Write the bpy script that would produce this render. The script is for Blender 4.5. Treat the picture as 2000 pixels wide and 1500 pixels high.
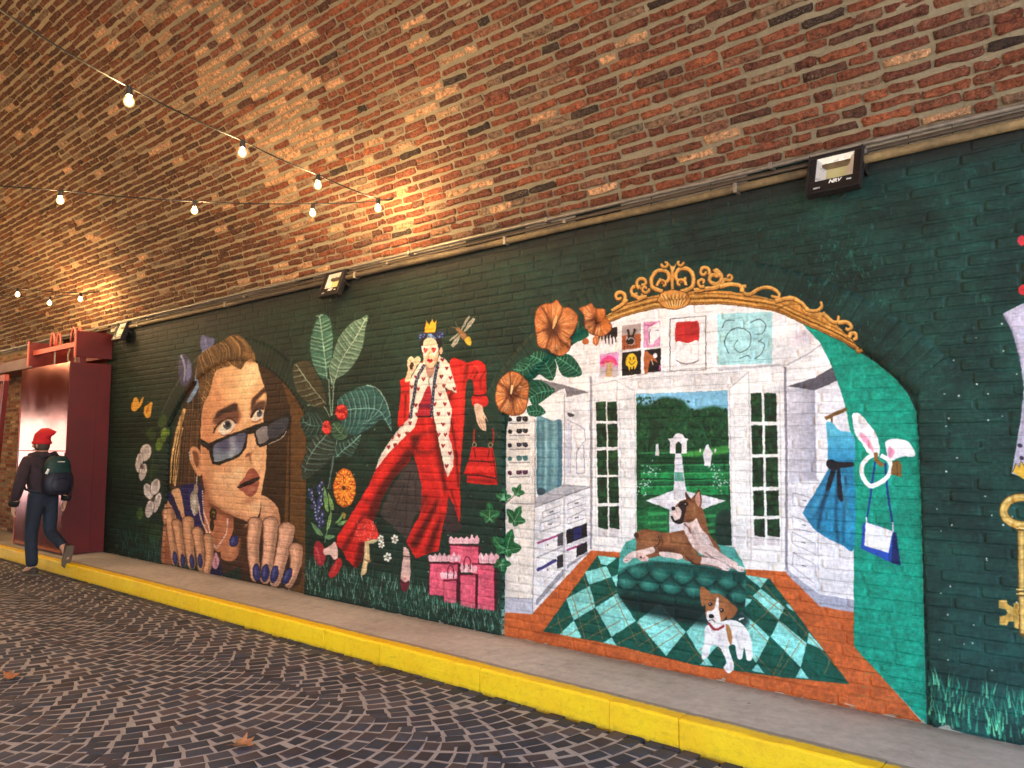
import bpy, math, random
import numpy as np
from mathutils import Vector, Matrix, Euler

random.seed(11)
for o in list(bpy.data.objects): bpy.data.objects.remove(o)
SC = bpy.context.scene
COL = SC.collection

# ---------------------------------------------------------------- camera
YAW, PIT, ROL = math.radians(40.3197), math.radians(4.7407), math.radians(0.0716)
EYE = 1.58
FPX = 1500.0                       # focal length for a 2000 px wide frame
_f = np.array([-math.sin(YAW) * math.cos(PIT), math.cos(YAW) * math.cos(PIT), math.sin(PIT)])
_r = np.array([math.cos(YAW), math.sin(YAW), 0.0]); _u = np.cross(_r, _f)
_r, _u = math.cos(ROL) * _r + math.sin(ROL) * _u, -math.sin(ROL) * _r + math.cos(ROL) * _u
cam = bpy.data.cameras.new('camera'); cam_o = bpy.data.objects.new('camera', cam); COL.objects.link(cam_o)
cam.sensor_width = 36.0; cam.lens = 36.0 * FPX / 2000.0; cam.clip_start = 0.05; cam.clip_end = 600
M = Matrix(((_r[0], _u[0], -_f[0], 0), (_r[1], _u[1], -_f[1], 0), (_r[2], _u[2], -_f[2], EYE), (0, 0, 0, 1)))
cam_o.matrix_world = M
SC.camera = cam_o

# ---------------------------------------------------------------- sky, sun, exposure
SUN_EL, SUN_AZ = math.radians(52), math.radians(-62)      # azimuth from +X towards -Y
w = bpy.data.worlds.new('World'); SC.world = w; w.use_nodes = True
nt = w.node_tree; nt.nodes.clear()
sky = nt.nodes.new('ShaderNodeTexSky'); sky.sky_type = 'NISHITA'; sky.sun_disc = False
sky.sun_elevation = SUN_EL
sdir = Vector((math.cos(SUN_EL) * math.cos(SUN_AZ), -math.cos(SUN_EL) * math.sin(SUN_AZ), math.sin(SUN_EL)))
sky.sun_rotation = math.atan2(sdir.x, sdir.y)
bg = nt.nodes.new('ShaderNodeBackground'); bg.inputs['Strength'].default_value = 0.15
wo = nt.nodes.new('ShaderNodeOutputWorld')
nt.links.new(sky.outputs[0], bg.inputs[0]); nt.links.new(bg.outputs[0], wo.inputs[0])
sun = bpy.data.lights.new('sun', 'SUN'); sun.energy = 4.0; sun.angle = math.radians(0.5); sun.color = (1, .95, .88)
sun_o = bpy.data.objects.new('sun', sun); COL.objects.link(sun_o)
sun_o.rotation_euler = sdir.to_track_quat('Z', 'Y').to_euler(); sun_o.location = (20, -10, 20)
SC.view_settings.view_transform = 'Standard'; SC.view_settings.look = 'None'
SC.view_settings.gamma = 1.0; SC.view_settings.use_curve_mapping = False
SC.view_settings.exposure = 3.35
SC.render.engine = 'CYCLES'
SC.cycles.use_denoising = True; SC.cycles.denoiser = 'OPENIMAGEDENOISE'
SC.cycles.max_bounces = 10; SC.cycles.diffuse_bounces = 7; SC.cycles.glossy_bounces = 4
SC.cycles.sample_clamp_indirect = 8.0; SC.cycles.caustics_reflective = False; SC.cycles.caustics_refractive = False

# ---------------------------------------------------------------- sizes of the place (metres)
DW = 4.518            # mural wall face (y)
ZP = 0.15             # pavement top
ZT = 3.19             # top of the painted wall
YK = 3.777            # kerb face
VR, VA = 5.0, 0.30    # vault radius and angle at which it leaves the wall
VZ = 3.30; VCY = DW - VR * math.cos(VA); VCZ = VZ - VR * math.sin(VA)
XFAR, XNEAR = -26.0, 4.6

def ray(x, y):
    return _f + _r * (x - 1000) / FPX + _u * (750 - y) / FPX
def proj(P):
    d = np.asarray(P, float) - np.array([0, 0, EYE]); z = d @ _f
    return 1000 + FPX * (d @ _r) / z, 750 - FPX * (d @ _u) / z, z

# ---------------------------------------------------------------- helpers
def s2l(c):
    c = np.asarray(c, float) / 255.
    return np.where(c <= .04045, c / 12.92, ((c + .055) / 1.055) ** 2.4)
def rgba(*c):
    v = s2l(c[0] if len(c) == 1 else c); return (float(v[0]), float(v[1]), float(v[2]), 1.)
def tag(o, label=None, cat=None, group=None, kind=None):
    if label: o['label'] = label
    if cat: o['category'] = cat
    if group: o['group'] = group
    if kind: o['kind'] = kind
    return o
def empty(name, loc=(0, 0, 0), rot=(0, 0, 0)):
    o = bpy.data.objects.new(name, None); COL.objects.link(o); o.location = loc; o.rotation_euler = rot; o.empty_display_size = .1
    return o
def meshobj(name, verts, faces, mat, parent=None, col=None, smooth=False, loc=None):
    me = bpy.data.meshes.new(name)
    verts = np.asarray(verts, np.float32)
    fa = faces
    if isinstance(fa, np.ndarray) and fa.ndim == 2:
        n, k = fa.shape
        me.vertices.add(len(verts)); me.vertices.foreach_set('co', verts.ravel())
        me.loops.add(n * k); me.loops.foreach_set('vertex_index', fa.astype(np.int32).ravel())
        me.polygons.add(n); me.polygons.foreach_set('loop_start', np.arange(0, n * k, k, dtype=np.int32))
        me.update(calc_edges=True)
    else:
        me.from_pydata([tuple(v) for v in verts.tolist()], [], [tuple(int(i) for i in f) for f in fa]); me.update()
    if col is not None:
        a = me.color_attributes.new('Col', 'FLOAT_COLOR', 'POINT')
        c = np.ones((len(verts), 4), np.float32); c[:, :3] = col
        a.data.foreach_set('color', c.ravel())
    if smooth: me.polygons.foreach_set('use_smooth', np.ones(len(me.polygons), bool))
    if mat is not None: me.materials.append(mat)
    o = bpy.data.objects.new(name, me); COL.objects.link(o)
    if parent is not None: o.parent = parent
    if loc is not None: o.location = loc
    return o
class MB:
    """collects boxes, tubes and lathes into one mesh"""
    def __init__(s): s.v = []; s.f = []
    def add(s, v, f):
        b = len(s.v); s.v += [tuple(map(float, q)) for q in v]; s.f += [tuple(i + b for i in q) for q in f]; return s
    def box(s, lo, hi, bev=0., rot=None, piv=None):
        x0, y0, z0 = lo; x1, y1, z1 = hi
        if bev <= 0:
            v = [(x, y, z) for z in (z0, z1) for y in (y0, y1) for x in (x0, x1)]
            f = [(0, 2, 3, 1), (4, 5, 7, 6), (0, 1, 5, 4), (2, 6, 7, 3), (0, 4, 6, 2), (1, 3, 7, 5)]
        else:
            b = bev; v = []; f = []; idx = {}
            for i, x in enumerate((x0, x1)):
                for j, y in enumerate((y0, y1)):
                    for k, z in enumerate((z0, z1)):
                        sx, sy, sz = (1 - 2 * i) * b, (1 - 2 * j) * b, (1 - 2 * k) * b
                        for a, p in enumerate(((x, y + sy, z + sz), (x + sx, y, z + sz), (x + sx, y + sy, z))):
                            idx[i, j, k, a] = len(v); v.append(p)
            I = lambda i, j, k, a: idx[i, j, k, a]
            f += [(I(0,0,0,0), I(0,0,1,0), I(0,1,1,0), I(0,1,0,0)), (I(1,0,0,0), I(1,1,0,0), I(1,1,1,0), I(1,0,1,0)),
                  (I(0,0,0,1), I(1,0,0,1), I(1,0,1,1), I(0,0,1,1)), (I(0,1,0,1), I(0,1,1,1), I(1,1,1,1), I(1,1,0,1)),
                  (I(0,0,0,2), I(0,1,0,2), I(1,1,0,2), I(1,0,0,2)), (I(0,0,1,2), I(1,0,1,2), I(1,1,1,2), I(0,1,1,2))]
            for k in (0, 1):
                for j in (0, 1): f.append((I(0,j,k,1), I(1,j,k,1), I(1,j,k,2), I(0,j,k,2)))
                for i in (0, 1): f.append((I(i,0,k,0), I(i,1,k,0), I(i,1,k,2), I(i,0,k,2)))
            for i in (0, 1):
                for j in (0, 1): f.append((I(i,j,0,0), I(i,j,1,0), I(i,j,1,1), I(i,j,0,1)))
            f += [(I(i,j,k,0), I(i,j,k,1), I(i,j,k,2)) for i in (0, 1) for j in (0, 1) for k in (0, 1)]
        if rot is not None:
            p = Vector(piv or (0, 0, 0)); v = [tuple(rot @ (Vector(q) - p) + p) for q in v]
        return s.add(v, f)
    def tube(s, pts, r, n=8, cap=True):
        P = [Vector(p) for p in pts]; k = len(P)
        R = r if isinstance(r, (list, tuple)) else [r] * k
        v = []; f = []
        up = Vector((0, 0, 1)); prev = None
        for i, p in enumerate(P):
            d = (P[min(i + 1, k - 1)] - P[max(i - 1, 0)]).normalized()
            if prev is None: a = d.orthogonal().normalized()
            else: a = (prev - d * prev.dot(d)).normalized()
            prev = a; b = d.cross(a)
            for j in range(n):
                t = 2 * math.pi * j / n; v.append(tuple(p + (a * math.cos(t) + b * math.sin(t)) * R[i]))
        for i in range(k - 1):
            for j in range(n): f.append((i * n + j, i * n + (j + 1) % n, (i + 1) * n + (j + 1) % n, (i + 1) * n + j))
        if cap: f += [tuple(range(n - 1, -1, -1)), tuple(range((k - 1) * n, k * n))]
        return s.add(v, f)
    def lathe(s, prof, n=16, c=(0, 0, 0)):
        v = []; f = []
        for r, z in prof:
            for j in range(n):
                t = 2 * math.pi * j / n; v.append((c[0] + r * math.cos(t), c[1] + r * math.sin(t), c[2] + z))
        for i in range(len(prof) - 1):
            for j in range(n): f.append((i * n + j, i * n + (j + 1) % n, (i + 1) * n + (j + 1) % n, (i + 1) * n + j))
        return s.add(v, f)
    def build(s, name, mat, parent=None, smooth=False, loc=None):
        o = meshobj(name, s.v, s.f, mat, parent, smooth=smooth, loc=loc)
        me = o.data
        import bmesh
        bm = bmesh.new(); bm.from_mesh(me); bmesh.ops.recalc_face_normals(bm, faces=bm.faces); bm.to_mesh(me); bm.free()
        return o

# ---------------------------------------------------------------- material helpers
def mat(name):
    m = bpy.data.materials.new(name); m.use_nodes = True
    t = m.node_tree; b = t.nodes['Principled BSDF']
    return m, t, b
def N(t, kind, **k):
    n = t.nodes.new(kind)
    for a, v in k.items():
        if a in n.inputs: n.inputs[a].default_value = v
        else: setattr(n, a, v)
    return n
def noise(t, scale, detail=4, rough=.6, vec=None):
    n = N(t, 'ShaderNodeTexNoise'); n.inputs['Scale'].default_value = scale; n.inputs['Detail'].default_value = detail; n.inputs['Roughness'].default_value = rough
    if vec is not None: t.links.new(vec, n.inputs['Vector'])
    return n
def ramp(t, src, *stops):
    r = N(t, 'ShaderNodeValToRGB'); e = r.color_ramp.elements
    while len(e) > len(stops): e.remove(e[-1])
    while len(e) < len(stops): e.new(.5)
    for q, (p, c) in zip(e, stops): q.position = p; q.color = c if len(c) == 4 else (*c, 1)
    t.links.new(src, r.inputs[0]); return r
def mix(t, fac, a, b, mode='MIX'):
    n = N(t, 'ShaderNodeMix', data_type='RGBA', blend_type=mode)
    for s, v in ((n.inputs[0], fac), (n.inputs[6], a), (n.inputs[7], b)):
        if isinstance(v, (int, float)): s.default_value = v
        elif isinstance(v, tuple): s.default_value = v
        else: t.links.new(v, s)
    return n.outputs[2]
def bump(t, b, src, dist, strength=1., prev=None):
    n = N(t, 'ShaderNodeBump'); n.inputs['Distance'].default_value = dist; n.inputs['Strength'].default_value = strength
    t.links.new(src, n.inputs['Height'])
    if prev is not None: t.links.new(prev, n.inputs['Normal'])
    t.links.new(n.outputs[0], b.inputs['Normal']); return n.outputs[0]
def wpos(t): return N(t, 'ShaderNodeNewGeometry').outputs['Position']
def simple(name, c, rough=.6, metal=0., var=.25, sc=12., bmp=0., coat=0., spec=.5):
    """plain stuff with a little unevenness in tone and gloss"""
    m, t, b = mat(name)
    p = N(t, 'ShaderNodeTexCoord').outputs['Object']
    n = noise(t, sc, 5, .65, p)
    v = s2l(c); lo = tuple(float(q) for q in v * (1 - var)) + (1,); hi = tuple(float(min(1, q)) for q in v * (1 + var)) + (1,)
    r = ramp(t, n.outputs[0], (.3, lo), (.7, hi)); t.links.new(r.outputs[0], b.inputs['Base Color'])
    rr = ramp(t, n.outputs[0], (.3, (max(0, rough - .08),) * 3), (.7, (min(1, rough + .1),) * 3)); t.links.new(rr.outputs[0], b.inputs['Roughness'])
    b.inputs['Metallic'].default_value = metal; b.inputs['Specular IOR Level'].default_value = spec
    if coat: b.inputs['Coat Weight'].default_value = coat; b.inputs['Coat Roughness'].default_value = .15
    if bmp: bump(t, b, n.outputs[0], bmp)
    return m
# ---------------------------------------------------------------- mural paint
# The wall painting is brushed with numpy into a colour sheet (outlines are given
# as seen by the camera and carried onto the wall plane in metres), which the
# painted bricks then look up by their position on the wall.
CX0, CW, CH = 180, 2320, 1500
CAN = np.zeros((CH, CW, 3), np.float32)
RNG = np.random.default_rng(7)
CLIPM = None

def vnoise(h, w, sy, sx, rng=RNG):
    gh, gw = int(h / sy) + 3, int(w / sx) + 3
    g = rng.random((gh, gw)).astype(np.float32)
    y = np.arange(h) / sy; x = np.arange(w) / sx
    yi = y.astype(int); xi = x.astype(int)
    fy = (y - yi)[:, None]; fx = (x - xi)[None]
    fy = fy * fy * (3 - 2 * fy); fx = fx * fx * (3 - 2 * fx)
    a = g[yi][:, xi]; b = g[yi][:, xi + 1]; c = g[yi + 1][:, xi]; d = g[yi + 1][:, xi + 1]
    return ((a * (1 - fx) + b * fx) * (1 - fy) + (c * (1 - fx) + d * fx) * fy).astype(np.float32)

NZ = (vnoise(CH, CW, 5, 5) * .5 + vnoise(CH, CW, 13, 15) * .3 + vnoise(CH, CW, 2, 2) * .35 - .575)

def PT(s):
    if isinstance(s, str):
        v = np.array([float(t) for t in s.replace(',', ' ').split()])
        return v.reshape(-1, 2)
    return np.array(s, float).reshape(-1, 2)

def spl(p, closed=True, n=6):
    if len(p) < 3: return p
    if closed: q = np.vstack([p[-1:], p, p[:2]])
    else: q = np.vstack([2 * p[0] - p[1], p, 2 * p[-1] - p[-2]])
    out = []
    t = (np.arange(n) / n)[:, None]
    for i in range(1, len(q) - 2):
        a, b, c, d = q[i - 1], q[i], q[i + 1], q[i + 2]
        out.append(.5 * (2 * b + (c - a) * t + (2 * a - 5 * b + 4 * c - d) * t * t + (3 * b - a - 3 * c + d) * t ** 3))
    r = np.vstack(out)
    return r if closed else np.vstack([r, p[-1:]])

def blur(m, k):
    k = int(round(k))
    if k < 1: return m
    for _ in range(2):
        for ax in (0, 1):
            pad = [(0, 0), (0, 0)]; pad[ax] = (k + 1, k)
            c = np.cumsum(np.pad(m, pad), axis=ax)
            n = m.shape[ax]
            m = (np.take(c, np.arange(2 * k + 1, 2 * k + 1 + n), ax) - np.take(c, np.arange(0, n), ax)) / (2 * k + 1)
    return m

def cover(p, fe=0):
    pad = int(fe * 2) + 2
    x0 = int(np.floor(p[:, 0].min())) - pad; x1 = int(np.ceil(p[:, 0].max())) + pad + 1
    y0 = int(np.floor(p[:, 1].min())) - pad; y1 = int(np.ceil(p[:, 1].max())) + pad + 1
    x0 = max(x0, CX0); x1 = min(x1, CX0 + CW); y0 = max(y0, 0); y1 = min(y1, CH)
    if x1 <= x0 or y1 <= y0: return None
    S = 3; w = x1 - x0; h = y1 - y0
    acc = np.zeros((h * S, w + 2), np.float32)
    q = np.roll(p, -1, 0)
    ys0 = (p[:, 1] - y0) * S - .5; ys1 = (q[:, 1] - y0) * S - .5
    for i in range(len(p)):
        a, b = ys0[i], ys1[i]
        if a == b: continue
        s = 1.
        xa, xb = p[i, 0] - x0, q[i, 0] - x0
        if a > b: a, b, xa, xb, s = b, a, xb, xa, -1.
        r = np.arange(max(int(np.ceil(a)), 0), min(int(np.ceil(b)), h * S))
        if len(r) == 0: continue
        x = np.clip(xa + (xb - xa) * (r - a) / (b - a), 0, w)
        xi = x.astype(int); f = x - xi
        np.add.at(acc, (r, xi), s * (1 - f)); np.add.at(acc, (r, xi + 1), s * f)
    m = np.clip(np.abs(np.cumsum(acc, 1)[:, :w]), 0, 1).reshape(h, S, w).mean(1)
    if fe: m = blur(m, fe)
    return x0, y0, m

def comp(x0, y0, m, col, a=1., nz=.10, g=None, col2=None):
    h, w = m.shape
    sl = (slice(y0, y0 + h), slice(x0 - CX0, x0 - CX0 + w))
    if CLIPM is not None: m = m * CLIPM[sl]
    c = np.array(col, np.float32)[None, None] / 255.
    if col2 is not None:
        gx0, gy0, gx1, gy1 = g
        yy, xx = np.mgrid[y0:y0 + h, x0:x0 + w]
        dx, dy = gx1 - gx0, gy1 - gy0
        t = np.clip(((xx - gx0) * dx + (yy - gy0) * dy) / (dx * dx + dy * dy), 0, 1)[..., None]
        c = c * (1 - t) + np.array(col2, np.float32) / 255. * t
    c = c * (1 + nz * NZ[sl][..., None] * 2)
    m = (m * a)[..., None]
    CAN[sl] = CAN[sl] * (1 - m) + c * m

def F(pts, col, sm=1, fe=0, a=1., nz=.10, g=None, col2=None):
    p = PT(pts)
    if sm: p = spl(p)
    r = cover(p, fe)
    if r: comp(*r, col, a, nz, g, col2)

def MASK(pts, sm=1):
    p = PT(pts)
    if sm: p = spl(p)
    x0, y0, m = cover(p)
    M = np.zeros((CH, CW), np.float32)
    M[y0:y0 + m.shape[0], x0 - CX0:x0 - CX0 + m.shape[1]] = m
    return M

def CLIP(m=None):
    global CLIPM
    CLIPM = m

def ribbon(p, w0, w1, mid=None):
    d = np.gradient(p, axis=0); d /= np.maximum(np.hypot(d[:, 0], d[:, 1]), 1e-6)[:, None]
    n = np.stack([-d[:, 1], d[:, 0]], 1)
    t = np.linspace(0, 1, len(p))[:, None]
    w = (w0 + (w1 - w0) * t) / 2
    if mid is not None: w = np.where(t < .5, w0 + (mid - w0) * t * 2, mid + (w1 - mid) * (t * 2 - 1)) / 2
    return np.vstack([p + n * w, (p - n * w)[::-1]])

def L(pts, col, w=2., w1=None, sm=1, fe=0, a=1., mid=None, nz=.10):
    p = PT(pts)
    if sm and len(p) > 2: p = spl(p, False)
    r = cover(ribbon(p, w, w if w1 is None else w1, mid), fe)
    if r: comp(*r, col, a, nz)

def E(x, y, rx, ry, col, ang=0, fe=0, a=1., nz=.10, g=None, col2=None):
    t = np.linspace(0, 2 * np.pi, 28, endpoint=False); A = np.radians(ang)
    u, v = rx * np.cos(t), ry * np.sin(t)
    r = cover(np.stack([x + u * np.cos(A) - v * np.sin(A), y + u * np.sin(A) + v * np.cos(A)], 1), fe)
    if r: comp(*r, col, a, nz, g, col2)

def HEART(x, y, s, col):
    F([(x, y - .35 * s), (x + .35 * s, y - .85 * s), (x + .85 * s, y - .6 * s), (x + .8 * s, y), (x, y + 1.1 * s),
       (x - .8 * s, y), (x - .85 * s, y - .6 * s), (x - .35 * s, y - .85 * s)], col, nz=.1)

def SCROLL(cx, cy, r, a0, turns, col, w=6, r1=.25, tail=None):
    t = np.linspace(0, 1, 40)
    ang = np.radians(a0) + turns * 2 * np.pi * t
    rr = r * (1 - (1 - r1) * t)
    p = np.stack([cx + rr * np.cos(ang), cy + rr * np.sin(ang) * .95], 1)
    if tail is not None: p = np.vstack([spl(np.vstack([PT(tail), p[:1]]), False)[:-1], p])
    L(p + [0, 1.5], (70, 40, 15), w + 2, w * .8 + 2, sm=0)
    L(p, col, w, w * .8, sm=0)
    L(p - [0, w * .22], (232, 178, 96), w * .35, w * .25, sm=0)

def LEAF(pts, rib, col, vein, nv=9, w=1.4, vw=1.2, va=.8, half=0, spread=.55, midc=None):
    """outline, midrib polyline; side veins run from the rib to the rim"""
    F(pts, col, nz=.2)
    M = MASK(pts); CLIP(M)
    r = spl(PT(rib), False, 8); d = np.gradient(r, axis=0); d /= np.maximum(np.hypot(d[:, 0], d[:, 1]), 1e-6)[:, None]
    ext = np.ptp(PT(pts), axis=0).max() * .5
    for k in np.linspace(.06, .94, nv):
        i = int(k * (len(r) - 1))
        for s in ((-1, 1) if not half else (half,)):
            n = np.array([-d[i, 1], d[i, 0]]) * s
            b = -d[i] * spread + n
            e = r[i] + b * ext
            m = r[i] + b * ext * .5 + d[i] * ext * .07
            L([r[i], m, e], vein, vw * 1.6, .4, a=va * RNG.uniform(.6, 1))
            L([r[i] + d[i] * ext / nv * .8, m + d[i] * ext / nv * .8, e + d[i] * ext / nv * .8], tuple(c * .5 for c in col), vw * 1.5, .5, a=.6)
    CLIP()
    L(rib, midc or vein, w * 1.5, w * .8)

def GRASS(n, x0, x1, ybase, h0, h1, cols, dy=40, wmin=.8, wmax=1.8):
    for _ in range(n):
        x = RNG.uniform(x0, x1); y = ybase(x) - RNG.uniform(0, dy); h = RNG.uniform(h0, h1)
        c = cols[RNG.integers(len(cols))]; k = RNG.uniform(-.3, .3)
        L([(x, y), (x + k * h * .4, y - h * .5), (x + k * h, y - h)], c, RNG.uniform(wmin, wmax), .4, a=RNG.uniform(.35, .9))

def BASEY(x): return 1079.5 + .2113 * (x - 218)
def FINGER(pts, w0, w1, base=(205, 150, 110), mid=None):
    p = PT(pts); E(p[0][0], p[0][1], w0 * .5 + 1.5, w0 * .42 + 1.5, (96, 56, 38))
    L(pts, (96, 56, 38), w0 + 3, w1 + 2, mid=None if mid is None else mid + 3)
    E(p[0][0], p[0][1], w0 * .5, w0 * .42, tuple(c * .8 for c in base)); E(p[-1][0], p[-1][1], w1 * .5, w1 * .5, tuple(c * .8 for c in base))
    L(p + [1, 0], tuple(c * .78 for c in base), w0, w1, mid=mid)
    E(p[0][0] - w0 * .08, p[0][1], w0 * .34, w0 * .3, base, fe=1)
    L(p - [w0 * .12, 0], base, w0 * .66, w1 * .6, fe=1)
    L(p - [w0 * .16, 0], tuple(min(255, c * 1.13) for c in base), w0 * .25, w1 * .25, fe=2, a=.7)
    for k in (.42, .5, .58):
        i = k * (len(p) - 1); j = int(i); q = p[j] + (p[min(j + 1, len(p) - 1)] - p[j]) * (i - j)
        L([q - [w0 * .3, 1], q + [w0 * .3, 0]], (140, 88, 62), 1, .6, a=.6)
def NAIL(x, y, rx, ry, ang):
    E(x, y, rx + 1, ry + 1, (18, 14, 30), ang); E(x, y, rx, ry, (42, 44, 96), ang)
    E(x - rx * .3, y - ry * .1, rx * .3, ry * .6, (92, 100, 152), ang, fe=1, a=.8)
def paint_ground():
    yy, xx = np.mgrid[0:CH, CX0:CX0 + CW].astype(np.float32)
    t = np.clip((xx - 250) / 1700, 0, 1)[..., None]
    CAN[:] = np.array((34, 64, 48), np.float32) / 255 * (1 - t) + np.array((30, 82, 71), np.float32) / 255 * t
    n = vnoise(CH, CW, 60, 90) * .5 + vnoise(CH, CW, 20, 26) * .3 + vnoise(CH, CW, 5, 9) * .2 + vnoise(CH, CW, 9, 4) * .2
    CAN[:] *= (.28 + .54 * n[..., None])
    st = np.clip(vnoise(CH, CW, 3, 30) * .6 + vnoise(CH, CW, 2, 9) * .4 - .62, 0, 1)[..., None]          # scrubbed highlights
    CAN[:] += st * np.array((.10, .24, .20), np.float32) * (.25 + t)
    # bluish cast low on the right
    k = np.clip((yy - 900) / 500, 0, 1)[..., None] * np.clip((xx - 1700) / 200, 0, 1)[..., None]
    CAN[:] = CAN * (1 - k * .5) + k * .5 * np.array((.10, .24, .24), np.float32) * (.6 + .8 * n[..., None])
    # dark band under the pipes
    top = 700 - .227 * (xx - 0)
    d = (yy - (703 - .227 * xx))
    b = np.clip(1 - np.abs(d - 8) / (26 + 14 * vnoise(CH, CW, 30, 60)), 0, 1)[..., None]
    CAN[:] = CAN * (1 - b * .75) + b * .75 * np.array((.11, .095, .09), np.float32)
    for _ in range(380):                                               # dry brush marks over the arch, radial
        a = RNG.uniform(-1.25, 1.25); r = RNG.uniform(1.0, 1.32)
        cx, cy = 1400, 1010
        x = cx + 440 * r * np.sin(a); y = cy - 420 * r * np.cos(a) - (x - cx) * .12
        L([(x, y), (x + 10 * np.sin(a) * 2, y - 22 * np.cos(a))], (58, 120, 100), .9, .5, a=RNG.uniform(.15, .5))
    for _ in range(260):
        x = RNG.uniform(1250, 2100); y = RNG.uniform(300, 720)
        if RNG.random() < .6: x = RNG.normal(1650, 60); y = RNG.normal(520, 40)
        L([(x, y), (x + RNG.uniform(-6, 6), y + RNG.uniform(3, 12))], (44, 140, 112), RNG.uniform(1, 4), .6, a=RNG.uniform(.12, .5))
    for _ in range(120):
        x = RNG.uniform(1815, 2300); y = RNG.uniform(480, 1300)
        L([(x, y), (x + RNG.uniform(15, 50), y - RNG.uniform(0, 3))], (86, 118, 104), RNG.uniform(.8, 2), .5, a=RNG.uniform(.1, .4))
    for _ in range(80):
        x = RNG.uniform(1815, 2300); y = RNG.uniform(620, 1330)
        E(x, y, RNG.uniform(1, 2.4), RNG.uniform(1, 2.2), (236, 238, 226), fe=.0, a=RNG.uniform(.6, 1))
    for _ in range(46):
        x = RNG.uniform(600, 982); y = RNG.uniform(690, 1130)
        E(x, y, RNG.uniform(.7, 1.5), RNG.uniform(.9, 1.6), (214, 222, 206), a=RNG.uniform(.5, .9))

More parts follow.
